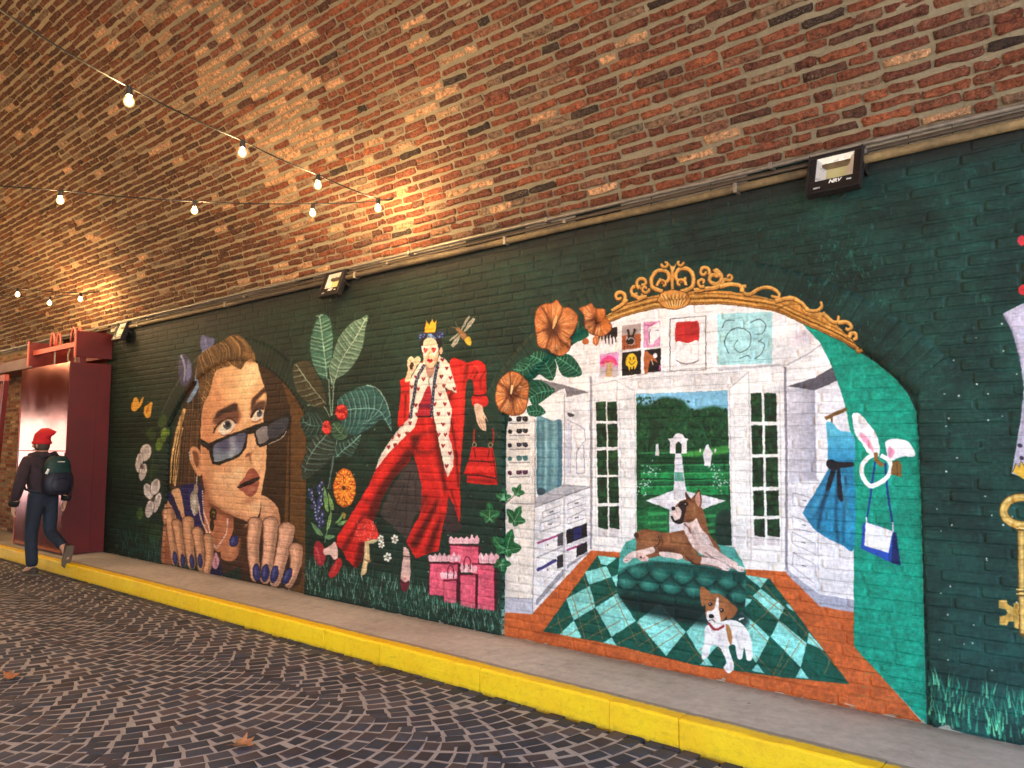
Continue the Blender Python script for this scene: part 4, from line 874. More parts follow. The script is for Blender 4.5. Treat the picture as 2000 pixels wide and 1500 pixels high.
    F('1326,981 1337,988 1334,1004 1332,1018 1324,1022 1314,1020 1324,1008 1321,990', (42, 30, 28)); F('1311,995 1321,990 1327,998 1326,1010 1319,1016 1311,1013 1308,1004', wt); L('1308,1008 1313,1018 1322,1023 1331,1019', (24, 18, 18), 4, 3); E(1312, 993, 4.2, 3.6, (14, 12, 14)); L('1318,994 1318,1004', (190, 158, 150), 2, 1)
    F('1326,986 1334,980 1342,984 1336,990', (30, 20, 18)); E(1335, 985, 1.6, 1.4, (206, 180, 160)); L('1322,983 1328,979 1338,977', (60, 36, 26), 1.6)
    # puppy
    F('1376,1224 1408,1214 1430,1212 1450,1224 1462,1246 1467,1286 1456,1291 1450,1266 1446,1288 1437,1287 1432,1262 1420,1266 1429,1296 1429,1310 1419,1317 1410,1306 1415,1294 1402,1266 1386,1264 1380,1284 1367,1287 1372,1250', (238, 234, 234), nz=.1)
    F('1414,1222 1422,1226 1427,1246 1424,1262 1418,1246', (168, 116, 66)); L('1400,1240 1408,1262', (196, 188, 192), 7, 3, fe=2, a=.7); L('1432,1240 1440,1268', (192, 184, 190), 6, 3, fe=2, a=.7); L('1440,1212 1450,1208', (226, 220, 220), 4, 2)
    F('1364,1150 1372,1148 1386,1161 1379,1172 1371,1184 1366,1182', (158, 100, 60)); F('1412,1170 1426,1180 1437,1190 1431,1204 1418,1211 1415,1196', (140, 86, 50))
    F('1376,1172 1388,1161 1402,1162 1414,1170 1421,1182 1418,1200 1408,1213 1394,1219 1381,1216 1375,1204 1374,1188', (156, 98, 58), nz=.15); F('1396,1170 1400,1171 1400,1190 1404,1214 1392,1220 1380,1216 1376,1204 1378,1195 1390,1192', (240, 234, 230))
    E(1386, 1205, 5, 4.4, (22, 20, 22)); E(1384, 1181, 4, 4, (30, 18, 14)); E(1406, 1193, 4, 4, (30, 18, 14)); E(1383, 1180, 1.2, 1.2, (230, 226, 220)); E(1405, 1192, 1.2, 1.2, (230, 226, 220)); L('1380,1214 1388,1212 1394,1216', (60, 44, 44), 1.2); L('1379,1218 1394,1231 1411,1224', (150, 40, 46), 4.4)
    CLIP()

def paint_frame():
    au, dk = (204, 140, 62), (84, 54, 22)
    Q = lambda s: PT(s) / 3.774 + [1170, 490]
    lo = '50,530 180,478 420,415 540,428 650,395 900,388 1100,412 1300,445 1520,545 1700,625 1800,675 1905,735'
    up = '1915,715 1850,640 1750,545 1650,455 1520,420 1430,345 1300,362 1130,322 900,292 660,300 400,330 200,385 50,480'
    F(np.vstack([Q(lo), Q(up)]), au, sm=0, nz=.25); CLIP(MASK(np.vstack([Q(lo), Q(up)]), 0))
    for o, c, w in ((-12, dk, 1.6), (-28, (236, 190, 110), 2.4), (-42, dk, 1.6), (-56, (226, 172, 92), 3), (-72, dk, 1.4)):
        L(Q(lo) + [0, o / 3.774], c, w, a=.8)
    CLIP()
    L(Q(lo), dk, 1.6)
    s = 1 / 3.774
    def SC(x, y, r, a0, t, w=5.5, tail=None): SCROLL(1170 + x * s, 490 + y * s, r * s * 1.06, a0, t, au, w * 1.3, tail=None if tail is None else Q(tail))
    SC(150, 335, 45, 60, -1.1, 5, '90,440 160,400 205,360'); SC(270, 300, 60, 80, -1.1, 5.5, '240,320 300,345 350,330'); SC(320, 235, 45, 120, 1.0, 5); SC(340, 280, 30, 0, 1, 4)
    SC(470, 200, 70, 200, .9, 6, '470,300 400,270 385,220'); SC(615, 190, 75, -20, -.9, 6, '600,300 680,270 700,210'); SC(470, 245, 40, 160, .8, 4); SC(600, 240, 40, 20, -.8, 4)
    SC(490, 95, 28, 180, -.8, 4); SC(595, 85, 28, 0, .7, 4); L(Q('545,310 540,200 540,110'), au, 5, 7); F(Q('515,90 545,120 570,85 545,150'), (232, 178, 96))
    SC(775, 155, 42, 30, -1.1, 5); SC(850, 200, 60, -90, 1.2, 6, '700,290 790,280 880,260 905,205'); SC(760, 230, 35, 60, 1, 4.5); SC(960, 190, 26, 120, -.9, 4.5, '900,270 920,215')
    for q in ('890,260 960,245 1040,255 1060,300 1110,318 1190,275 1270,272 1325,310 1320,345 1270,330', '1050,300 1060,262 1085,258', '1300,370 1420,345 1490,380 1540,430 1600,440 1640,410 1635,375', '1650,455 1720,520 1760,520 1765,480', '1760,530 1830,525 1860,560 1840,580 1815,570', '1840,640 1855,610 1885,605 1895,640 1870,650', '1895,700 1900,735 1935,725'):
        L(Q(q) + [0, 1.5], dk, 9, 6); L(Q(q), au, 8, 5, nz=.25); L(Q(q) - [0, 1.4], (236, 188, 104), 2.2, 1.2)
    for q in ('1290,430 1400,400 1480,400 1520,470 1640,490', '1300,440 1420,380'): L(Q(q), dk, 1.5, 1, a=.7)
    sh = Q('425,375 460,310 540,285 630,305 662,345 630,400 545,428 465,410'); F(sh, (220, 150, 72)); L(np.vstack([sh, sh[:1]]), dk, 1.6)
    for k in range(7):
        x = 455 + k * 30; L(Q(f'{545 + (x - 545) * .5},405 {x},320'), (246, 204, 130), 2.4, 1.6); L(Q(f'{545 + (x - 530) * .5},405 {x + 14},325'), dk, 1, .8)
    # hibiscus and leaves
    gl, gv = (14, 74, 54), (84, 158, 122)
    L('1130,627 1126,650 1112,668', (40, 110, 80), 2.4); F('1126,648 1142,636 1146,652 1136,662 1112,668', (24, 96, 72))
    LEAF('1002,720 1018,703 1040,696 1048,712 1042,736 1026,742 1012,732', '1004,722 1024,722 1042,700', gl, gv, 7); LEAF('1034,698 1050,686 1074,692 1083,716 1076,742 1058,736 1042,722', '1036,694 1060,708 1077,740', gl, gv, 9)
    LEAF('1083,698 1104,691 1122,705 1132,731 1106,737 1090,726', '1085,698 1108,712 1131,731', gl, gv, 8); LEAF('1029,746 1050,742 1070,754 1080,763 1060,780 1040,792 1028,776', '1030,778 1052,766 1079,762', gl, gv, 8); LEAF('1025,796 1040,789 1054,794 1061,806 1046,813 1030,811', '1026,806 1044,802 1060,806', gl, gv, 6)
    def bloom(out, cx, cy, nlob, lobs):
        F(out, (192, 112, 60), nz=.2); M = MASK(out); CLIP(M); q = PT(out)
        for k in range(150):
            A = RNG.uniform(0, 6.28); r0, r1 = RNG.uniform(.3, .7), RNG.uniform(.75, 1.2); R = np.ptp(q, axis=0) / 2
            L([(cx + R[0] * r0 * np.cos(A), cy + R[1] * r0 * np.sin(A)), (cx + R[0] * r1 * np.cos(A + .08), cy + R[1] * r1 * np.sin(A + .08))], (238, 176, 116) if k % 3 else (140, 70, 34), RNG.uniform(.7, 1.7), .5, a=.75)
        for a in lobs:
            A = np.radians(a); R = np.ptp(q, axis=0) / 2 * 1.1
            L([(cx, cy), (cx + R[0] * .5 * np.cos(A + .1), cy + R[1] * .5 * np.sin(A + .1)), (cx + R[0] * np.cos(A), cy + R[1] * np.sin(A))], (84, 38, 20), 4, 2.4, fe=1, a=.9)
        E(cx, cy, np.ptp(q[:, 0]) * .17, np.ptp(q[:, 1]) * .17, (74, 32, 18), fe=5, a=.9); CLIP()
        L(np.vstack([spl(q), q[:1]]), (110, 54, 26), 1.6, sm=0)
    bloom('1044,626 1048,605 1062,594 1077,592 1088,586 1099,600 1113,602 1129,619 1122,645 1112,662 1109,681 1095,693 1080,692 1070,682 1052,676 1047,652', 1080, 642, 5, (-60, -125, 5 + 40, 110, 165))
    L('1088,616 1084,628 1079,642', (236, 184, 116), 3, 2, mid=8)
    bloom('1131,602 1145,597 1155,592 1163,602 1181,605 1182,622 1192,638 1181,652 1168,656 1150,650 1142,640 1140,615', 1166, 622, 4, (-100, 160, 110, 20)); F('1166,606 1181,606 1182,622 1190,638 1176,646 1168,630', (206, 112, 44), fe=2, a=.8)
    E(1140, 666, 7, 6, (184, 96, 48)); E(1160, 665, 6, 10, (196, 110, 56)); L('1158,660 1160,672', (236, 180, 120), 1.4)
    bloom('967,776 972,750 985,732 1000,725 1018,733 1028,748 1028,770 1024,795 1014,808 995,811 978,803 970,790', 997, 768, 6, (-150, -95, -40, 15, 80, 130)); L('1001,752 998,770', (238, 204, 150), 5, 3)

def paint_right():
    li = (188, 182, 198)
    F('1959,613 1985,598 2010,588 2090,586 2120,610 2100,700 2096,760 2150,930 2060,955 1976,925 1992,830 2000,760 1992,700 1976,645', li, sm=0, nz=.15)
    L('1962,616 1980,650 1996,715', (120, 110, 130), 6, 3, fe=2, a=.7); L('2004,770 1996,840 1984,915', (140, 130, 150), 6, 3, fe=2, a=.7)
    F('1978,922 1984,905 1990,912 1994,900 2002,914 2010,902 2016,918 2030,908 2036,930 2000,936', (226, 180, 60), sm=0); L('1978,922 1984,905 1990,912 1994,900 2002,914 2010,902 2016,918', (40, 30, 40), 1.6, sm=0)
    for x, y in ((1992, 870), (1996, 895), (2020, 860), (2050, 890), (2040, 840), (2080, 900)): E(x, y, 5, 4, (50, 40, 60), RNG.uniform(0, 90))
    E(1996, 470, 9, 10, (196, 50, 60)); E(1998, 566, 9, 10, (206, 44, 50)); E(2012, 480, 8, 6, (40, 110, 80))
    E(2040, 540, 34, 42, (196, 150, 124)); F('2000,540 2008,490 2050,480 2084,510 2082,570 2070,520 2030,512', (60, 40, 30))
    k1, k2, k3 = (186, 148, 70), (232, 204, 126), (92, 66, 28)
    t = np.linspace(0, 2 * np.pi, 40); ring = np.stack([1995 + 35 * np.cos(t), 998 + 27 * np.sin(t)], 1)
    L(ring, k3, 17, sm=0); L(ring, k1, 14, sm=0, nz=.25); L(ring - [2, 2], k2, 4, sm=0, fe=1, a=.8)
    F('1986,1028 2014,1028 2012,1245 2000,1248 1990,1236', k3, sm=0); F('1988,1028 2012,1028 2010,1242 1993,1236', k1, sm=0, nz=.25); L('1995,1032 1998,1236', k2, 4, fe=1, a=.8)
    for y in (1034, 1154, 1162): L([(1984, y), (2016, y + 2)], k3, 3, sm=0); L([(1984, y - 3), (2016, y - 1)], k2, 2, sm=0)
    F('1950,1172 1966,1171 1968,1180 1979,1186 1980,1178 1990,1178 1990,1228 1982,1226 1980,1214 1970,1214 1966,1222 1952,1220 1952,1204 1964,1202 1968,1196 1964,1190 1951,1188', k1, sm=0, nz=.3); L('1954,1174 1966,1174', k2, 2, sm=0)
    GRASS(620, 1812, 2420, lambda x: 1424 + (x - 1810) * .2, 14, 40, ((34, 128, 104), (70, 190, 150), (20, 90, 76), (120, 224, 168)), 95, 2, 6)

def paint_all():
    paint_ground()
    paint_portrait(); paint_plant(); paint_queen(); paint_closet(); paint_frame(); paint_ivy(); paint_right()
    np.clip(CAN, 0, 1, out=CAN)
# ---------------------------------------------------------------- mural sheet on the wall plane
paint_all()
TX0, TX1, TZ0, TZ1, TPX = -11.6, 1.6, 0.05, 3.35, 300
TW, TH = int((TX1 - TX0) * TPX), int((TZ1 - TZ0) * TPX)
def wall_sheet():
    xs = TX0 + (np.arange(TW) + .5) / TPX; zs = TZ0 + (np.arange(TH) + .5) / TPX
    X, Z = np.meshgrid(xs, zs)
    d = np.stack([X, np.full_like(X, DW), Z - EYE], -1); zz = d @ _f
    px = 1000 + FPX * (d @ _r) / zz - CX0 - .5; py = 750 - FPX * (d @ _u) / zz - .5
    wob = lambda a, b: (vnoise(TH, TW, a, b) - .5)                   # brush-ragged edges
    px = px + 1.0 * wob(3, 3) + 1.2 * wob(9, 11); py = py + 1.0 * wob(3, 3) + 1.2 * wob(10, 9)
    px = np.clip(px, 0, CW - 1.001); py = np.clip(py, 0, CH - 1.001)
    xi = px.astype(int); yi = py.astype(int); fx = (px - xi)[..., None].astype(np.float32); fy = (py - yi)[..., None].astype(np.float32)
    c = (CAN[yi, xi] * (1 - fx) + CAN[yi, xi + 1] * fx) * (1 - fy) + (CAN[yi + 1, xi] * (1 - fx) + CAN[yi + 1, xi + 1] * fx) * fy
    br = wob(2, 7) * .5 + wob(6, 2) * .5 + wob(30, 40) * .5 + wob(12, 90) * .3     # bristle marks and uneven coats
    c = c * (1 + .22 * br[..., None])
    # wear: flaked lime along the foot of the wall
    n = vnoise(TH, TW, 5, 9) * .6 + vnoise(TH, TW, 14, 30) * .4
    h = (Z - ZP)[..., None]
    k = np.clip((n[..., None] - .62 - h * 9) * 12, 0, 1) * (h < .05)
    c = c * (1 - k * .8) + k * .8 * np.array((.72, .68, .62), np.float32)
    return np.clip(c * PAINT_GAIN, 0, .95)
PAINT_GAIN = np.array((1.0, 1.0, 1.02), np.float32)
img = bpy.data.images.new('mural_paint', TW, TH, alpha=False, float_buffer=False)
_px = np.ones((TH, TW, 4), np.float32); _px[..., :3] = wall_sheet()
img.pixels.foreach_set(_px.ravel()); img.update(); img.pack()
del _px

def mural_material():
    m, t, b = mat('mural_paint')
    s = N(t, 'ShaderNodeSeparateXYZ'); t.links.new(wpos(t), s.inputs[0])
    def lin(o, a0, a1):
        n = N(t, 'ShaderNodeMapRange', clamp=False); n.inputs['From Min'].default_value = a0; n.inputs['From Max'].default_value = a1
        t.links.new(o, n.inputs[0]); return n.outputs[0]
    c = N(t, 'ShaderNodeCombineXYZ'); t.links.new(lin(s.outputs[0], TX0, TX1), c.inputs[0]); t.links.new(lin(s.outputs[2], TZ0, TZ1), c.inputs[1])
    im = N(t, 'ShaderNodeTexImage'); im.image = img; im.extension = 'EXTEND'; im.interpolation = 'Linear'
    t.links.new(c.outputs[0], im.inputs[0])
    n1 = noise(t, 9, 6, .7, wpos(t)); n2 = noise(t, 60, 5, .7, wpos(t))
    g = ramp(t, n1.outputs[0], (.3, (.82, .82, .82)), (.7, (1.08, 1.08, 1.08)))
    col = mix(t, 1., im.outputs[0], g.outputs[0], 'MULTIPLY')
    t.links.new(col, b.inputs['Base Color'])
    r = ramp(t, n2.outputs[0], (.3, (.6,) * 3), (.75, (.85,) * 3)); t.links.new(r.outputs[0], b.inputs['Roughness'])
    p = bump(t, b, n2.outputs[0], .0025); bump(t, b, n1.outputs[0], .006, 1., p); b.inputs['Specular IOR Level'].default_value = .3
    return m
MURAL = mural_material()

def vault_brick_material():
    m, t, b = mat('vault_brick')
    a = N(t, 'ShaderNodeAttribute', attribute_name='Col')
    n1 = noise(t, 34, 6, .75, wpos(t)); n2 = noise(t, 90, 5, .75, wpos(t)); n3 = noise(t, 7, 4, .6, wpos(t))
    g = ramp(t, n1.outputs[0], (.38, (.36, .34, .33)), (.47, (.88, .88, .88)), (.54, (1.1, 1.08, 1.06)), (.63, (1.75, 1.65, 1.5)))
    c = mix(t, 1., a.outputs[0], g.outputs[0], 'MULTIPLY')
    k = ramp(t, n2.outputs[0], (.53, (0, 0, 0)), (.62, (1, 1, 1)))
    k3 = ramp(t, n3.outputs[0], (.4, (.05, .05, .05)), (.66, (.8, .8, .8)))
    c = mix(t, mix(t, 1., k.outputs[0], k3.outputs[0], 'MULTIPLY'), c, rgba(156, 138, 112))
    t.links.new(c, b.inputs['Base Color']); b.inputs['Roughness'].default_value = .88; b.inputs['Specular IOR Level'].default_value = .25
    p = bump(t, b, n2.outputs[0], .016); bump(t, b, n1.outputs[0], .030, 1., p)
    return m
VBRICK = vault_brick_material()
def mortar_material(name, c, bm=.012):
    m, t, b = mat(name)
    n1 = noise(t, 5, 5, .65, wpos(t)); n2 = noise(t, 70, 6, .75, wpos(t))
    v = s2l(c)
    r = ramp(t, n1.outputs[0], (.3, tuple(v * .72)), (.7, tuple(v * 1.2)))
    c2 = mix(t, .5, r.outputs[0], ramp(t, n2.outputs[0], (.3, tuple(v * .6)), (.7, tuple(v * 1.25))).outputs[0])
    t.links.new(c2, b.inputs['Base Color']); b.inputs['Roughness'].default_value = .95; b.inputs['Specular IOR Level'].default_value = .2
    bump(t, b, n2.outputs[0], bm)
    return m
def vault_mortar():
    m = mortar_material('vault_mortar', (142, 130, 106)); t = m.node_tree; b = t.nodes['Principled BSDF']
    old = b.inputs['Base Color'].links[0].from_socket
    s_ = N(t, 'ShaderNodeSeparateXYZ'); t.links.new(wpos(t), s_.inputs[0])
    k = N(t, 'ShaderNodeMapRange'); k.inputs['From Min'].default_value = -6.0; k.inputs['From Max'].default_value = -8.2; t.links.new(s_.outputs[0], k.inputs[0])
    t.links.new(mix(t, k.outputs[0], old, mix(t, 1., old, (1.5, 1.36, 1.2, 1), 'MULTIPLY')), b.inputs['Base Color'])     # cleaner, paler pointing further in
    return m
MORTAR = vault_mortar()
BED = mortar_material('wall_mortar', (150, 130, 100))
def cobble_material():
    m, t, b = mat('porphyry')
    a = N(t, 'ShaderNodeAttribute', attribute_name='Col')
    n1 = noise(t, 30, 5, .7, wpos(t)); n2 = noise(t, 220, 4, .7, wpos(t)); n3 = noise(t, 1.1, 3, .5, wpos(t))
    c = mix(t, 1., a.outputs[0], ramp(t, n1.outputs[0], (.3, (.72, .7, .7)), (.7, (1.25, 1.25, 1.27))).outputs[0], 'MULTIPLY')
    dust = ramp(t, n3.outputs[0], (.45, (0, 0, 0)), (.8, (.16, .16, .16)))
    c = mix(t, dust.outputs[0], c, rgba(128, 118, 110))
    t.links.new(c, b.inputs['Base Color'])
    r = ramp(t, n1.outputs[0], (.3, (.6,) * 3), (.7, (.85,) * 3)); t.links.new(r.outputs[0], b.inputs['Roughness']); b.inputs['Specular IOR Level'].default_value = .15
    p = bump(t, b, n2.outputs[0], .002); bump(t, b, n1.outputs[0], .005, 1., p)
    return m
COBBLE = cobble_material()
JOINT = mortar_material('joint_sand', (164, 156, 150), .004)
def pavement_material():
    m, t, b = mat('pavement_concrete')
    n1 = noise(t, 1.6, 5, .6, wpos(t)); n2 = noise(t, 14, 6, .7, wpos(t)); n3 = noise(t, 160, 4, .7, wpos(t))
    c = ramp(t, n1.outputs[0], (.3, rgba(168, 157, 143)), (.7, rgba(202, 192, 178)))
    c = mix(t, 1., c.outputs[0], ramp(t, n2.outputs[0], (.3, (.8, .8, .8)), (.7, (1.12, 1.12, 1.12))).outputs[0], 'MULTIPLY')
    v = N(t, 'ShaderNodeTexVoronoi'); v.inputs['Scale'].default_value = 4.2; t.links.new(wpos(t), v.inputs['Vector'])
    k = ramp(t, v.outputs['Distance'], (.02, (1, 1, 1)), (.055, (0, 0, 0)))            # trodden gum and stains
    c = mix(t, mix(t, 1., k.outputs[0], ramp(t, n2.outputs[0], (.45, (0, 0, 0)), (.6, (.8, .8, .8))).outputs[0], 'MULTIPLY'), c, rgba(62, 56, 52))
    sx = N(t, 'ShaderNodeSeparateXYZ'); t.links.new(wpos(t), sx.inputs[0])
    gy = N(t, 'ShaderNodeMath', operation='MULTIPLY_ADD'); t.links.new(n2.outputs[0], gy.inputs[0]); gy.inputs[1].default_value = .35; t.links.new(sx.outputs[1], gy.inputs[2])
    gr = N(t, 'ShaderNodeMapRange'); t.links.new(gy.outputs[0], gr.inputs[0]); gr.inputs['From Min'].default_value = DW + .07; gr.inputs['From Max'].default_value = DW + .20; gr.inputs['To Max'].default_value = .7
    c = mix(t, gr.outputs[0], c, rgba(86, 78, 70))                                       # dirt swept against the wall
    n4 = noise(t, 3.2, 5, .7, wpos(t)); c = mix(t, ramp(t, n4.outputs[0], (.55, (0, 0, 0)), (.7, (.45, .45, .45))).outputs[0], c, rgba(120, 110, 100))
    t.links.new(c, b.inputs['Base Color']); b.inputs['Roughness'].default_value = .8
    p = bump(t, b, n3.outputs[0], .002); bump(t, b, n2.outputs[0], .004, 1., p)
    return m
PAVE = pavement_material()
def kerb_material():
    m, t, b = mat('yellow_kerb_paint')
    n1 = noise(t, 3, 5, .65, wpos(t)); n2 = noise(t, 28, 6, .75, wpos(t)); n3 = noise(t, 140, 4, .7, wpos(t))
    y = ramp(t, n1.outputs[0], (.3, rgba(248, 196, 4)), (.7, rgba(255, 214, 8)))
    y = mix(t, 1., y.outputs[0], ramp(t, n2.outputs[0], (.22, (.8, .76, .6)), (.5, (1., 1., 1.))).outputs[0], 'MULTIPLY')
    s = N(t, 'ShaderNodeSeparateXYZ'); t.links.new(wpos(t), s.inputs[0])
    # ragged end of the paint on the kerb's top
    a = N(t, 'ShaderNodeMath', operation='MULTIPLY_ADD'); t.links.new(n2.outputs[0], a.inputs[0]); a.inputs[1].default_value = .07; t.links.new(s.outputs[1], a.inputs[2])
    k = ramp(t, a.outputs[0], (0, (0, 0, 0)), (1, (1, 1, 1)))
    mr = N(t, 'ShaderNodeMapRange'); t.links.new(a.outputs[0], mr.inputs[0]); mr.inputs['From Min'].default_value = YK + .115; mr.inputs['From Max'].default_value = YK + .135
    ch = ramp(t, n2.outputs[0], (.66, (0, 0, 0)), (.71, (.8, .8, .8)))                # chips
    f = mix(t, 1., mr.outputs[0], ch.outputs[0], 'LIGHTEN')
    n5 = noise(t, 5, 6, .8, wpos(t)); mp = N(t, 'ShaderNodeMapping'); mp.inputs['Scale'].default_value = (1.5, 8, 9); t.links.new(wpos(t), mp.inputs[0]); t.links.new(mp.outputs[0], n5.inputs['Vector'])
    y = mix(t, ramp(t, n5.outputs[0], (.56, (0, 0, 0)), (.7, (.4, .4, .4))).outputs[0], y, rgba(150, 118, 40))          # tyre scuffs
    lowk = N(t, 'ShaderNodeMath', operation='MULTIPLY_ADD'); t.links.new(n2.outputs[0], lowk.inputs[0]); lowk.inputs[1].default_value = .06; t.links.new(s.outputs[2], lowk.inputs[2])
    lk = N(t, 'ShaderNodeMapRange'); t.links.new(lowk.outputs[0], lk.inputs[0]); lk.inputs['From Min'].default_value = .05; lk.inputs['From Max'].default_value = .02; lk.inputs['To Max'].default_value = .5
    y = mix(t, lk.outputs[0], y, rgba(120, 96, 52))                                       # splashed dirt along the foot
    c = mix(t, f, y, rgba(150, 138, 118))
    t.links.new(c, b.inputs['Base Color']); b.inputs['Roughness'].default_value = .55
    p = bump(t, b, n3.outputs[0], .002); bump(t, b, n2.outputs[0], .005, 1., p)
    return m
KERB = kerb_material()
RED = simple('oxide_red_paint', (94, 12, 11), .5, 0., .25, 3, .002)
REDG = simple('glossy_red_sheet', (150, 62, 54), .16, .85, .15, 1.2, .004)
REDP = simple('worn_red_edge', (176, 78, 66), .5, .1, .2, 8)
BLACK = simple('black_cast_metal', (34, 29, 27), .5, .3, .3, 40, .001)
BLKP = simple('black_cable', (24, 22, 20), .6, 0, .2, 30)
ALU = simple('satin_reflector', (226, 222, 212), .3, .35, .06, 20)
LED = simple('led_phosphor', (206, 198, 140), .55, 0., .06, 30)
WHITE = simple('white_print', (226, 224, 218), .5, 0, .05, 20)
STEEL = simple('galvanised_conduit', (132, 124, 112), .5, .55, .3, 18, .001)
def ochre_pipe():
    m, t, b = mat('ochre_painted_pipe')
    n1 = noise(t, .55, 4, .6, wpos(t)); n2 = noise(t, 22, 6, .75, wpos(t))
    c = ramp(t, n1.outputs[0], (.42, rgba(70, 60, 48)), (.62, rgba(160, 136, 92)))
    c = mix(t, 1., c.outputs[0], ramp(t, n2.outputs[0], (.3, (.5, .48, .45)), (.65, (1.15, 1.12, 1.05))).outputs[0], 'MULTIPLY')
    t.links.new(c, b.inputs['Base Color']); b.inputs['Roughness'].default_value = .65; bump(t, b, n2.outputs[0], .004)
    return m
OCHRE = ochre_pipe()
DARKP = simple('dark_pipe', (78, 66, 54), .6, .2, .35, 14, .002)
PLAS = mortar_material('lime_plaster', (196, 182, 156), .01)
GLASS, _t, _b = mat('clear_glass'); _t.nodes.remove(_b)
_mx = N(_t, 'ShaderNodeMixShader'); _mx.inputs[0].default_value = .07; _t.links.new(N(_t, 'ShaderNodeBsdfTransparent').outputs[0], _mx.inputs[1])
_gl = N(_t, 'ShaderNodeBsdfGlossy'); _gl.inputs['Roughness'].default_value = .08; _t.links.new(_gl.outputs[0], _mx.inputs[2]); _t.links.new(_mx.outputs[0], _t.nodes['Material Output'].inputs[0])
BULB, _t, _b = mat('amber_globe'); _t.nodes.remove(_b)
_mx = N(_t, 'ShaderNodeMixShader'); _mx.inputs[0].default_value = .5; _t.links.new(N(_t, 'ShaderNodeBsdfTransparent').outputs[0], _mx.inputs[1])
_em = N(_t, 'ShaderNodeEmission'); _em.inputs['Color'].default_value = (1, .58, .20, 1); _em.inputs['Strength'].default_value = .22; _t.links.new(_em.outputs[0], _mx.inputs[2]); _t.links.new(_mx.outputs[0], _t.nodes['Material Output'].inputs[0])
GLOW, _t, _b = mat('glowing_core'); _b.inputs['Base Color'].default_value = (1, .9, .7, 1); _b.inputs['Emission Color'].default_value = (1, .64, .29, 1); _b.inputs['Emission Strength'].default_value = 440.
# ---------------------------------------------------------------- bricks
_U = np.array([-.5, -.44, -.16, .16, .44, .5]); _V = np.array([-.5, -.32, .32, .5])
_NU = 6; NF = 24
_fr = [(u, v) for v in _V for u in _U]
_per = [0, 1, 2, 3, 4, 5, 11, 17, 23, 22, 21, 20, 19, 18, 12, 6]
BQ = [(r * 6 + c, r * 6 + c + 1, r * 6 + c + 7, r * 6 + c + 6) for r in range(3) for c in range(5)]
BQ += [(_per[i], NF + i, NF + (i + 1) % 16, _per[(i + 1) % 16]) for i in range(16)]
BQ = np.array(BQ); NB = NF + 16
_CO = [0, 5, 18, 23]
def brick_local(L, H, rng, rough, edge, depth, proud=None, ragged=.4):
    """N bricks as (N, 40, 3): along, across, out; worn edges and a knocked face"""
    n = len(L); P = np.zeros((n, NB, 3))
    f = np.array(_fr)
    P[:, :NF, 0] = f[None, :, 0] * L[:, None]; P[:, :NF, 1] = f[None, :, 1] * H[:, None]
    jit = rng.normal(0, 1, (n, NF, 3))
    P[:, :NF, 0] += jit[..., 0] * rough * .5; P[:, :NF, 1] += jit[..., 1] * rough * ragged
    P[:, :NF, 2] = jit[..., 2] * rough * .35
    ed = np.zeros(NF); ed[_per] = 1.; ed[_CO] = 1.6
    P[:, :NF, 2] -= ed[None] * edge
    P[:, _CO, 0] *= .97; P[:, _CO, 1] *= .86
    if proud is not None: P[:, :NF, 2] += proud[:, None]
    P[:, NF:, :2] = P[:, _per, :2] * 1.015; P[:, NF:, 2] = -depth
    return P
def brick_faces(n): return (BQ[None] + (np.arange(n) * NB)[:, None, None]).reshape(-1, 4)
def shown(C, N_, A):
    """how large pieces show in the picture: centres, normals, areas"""
    d = C - np.array([0, 0, EYE]); z = d @ _f
    px = FPX * (d @ _r) / z; py = FPX * (d @ _u) / z
    dist = np.linalg.norm(d, axis=1); cosv = np.abs((d * N_).sum(1)) / dist
    s = A * cosv / dist ** 2
    s[(z < .2) | (np.abs(px) > 985) | (np.abs(py) > 735)] = -1
    return s
def scatter_pieces(W, Q, k, cols, material, parent, name, stuff_name, size, limit=300):
    """the pieces that show largest become parts, the rest one mesh"""
    n = len(W); order = np.argsort(-size); big = order[:limit]; big = big[size[big] > 0]
    mask = np.ones(n, bool); mask[big] = False
    for i in big:
        c = W[i].mean(0)
        meshobj(name, W[i] - c, Q, material, parent, None if cols is None else cols[i], loc=tuple(c))
    R = W[mask]; m = len(R)
    o = meshobj(stuff_name, R.reshape(-1, 3), (Q[None] + (np.arange(m) * k)[:, None, None]).reshape(-1, 4), material, parent,
                None if cols is None else np.repeat(cols[mask], k, 0))
    tag(o, kind='stuff')
    return o

# ---- vault
rng = np.random.default_rng(3)
vault = tag(empty('brick_vault', (0, VCY, VZ)), 'red brick barrel vault curving overhead with grey mortar and pale patches', 'vault')
vault_o = Vector(vault.location)
CH_, BL, JO = .068, .262, .017
def vaultP(X, s, d):
    """X along the tunnel, s metres of arc up from the wall, d metres inwards"""
    a = VA + s / VR
    return np.stack([X, VCY + (VR - d) * np.cos(a), VCZ + (VR - d) * np.sin(a)], -1)
def smooth_noise2(x, y, seed, sc):
    g = np.random.default_rng(seed).random((80, 80))
    x = x / sc + 40; y = y / sc + 40
    xi = np.clip(x.astype(int), 0, 78); yi = np.clip(y.astype(int), 0, 78); fx = np.clip(x - xi, 0, 1); fy = np.clip(y - yi, 0, 1)
    fx = fx * fx * (3 - 2 * fx); fy = fy * fy * (3 - 2 * fy)
    return (g[xi, yi] * (1 - fx) + g[xi + 1, yi] * fx) * (1 - fy) + (g[xi, yi + 1] * (1 - fx) + g[xi + 1, yi + 1] * fx) * fy
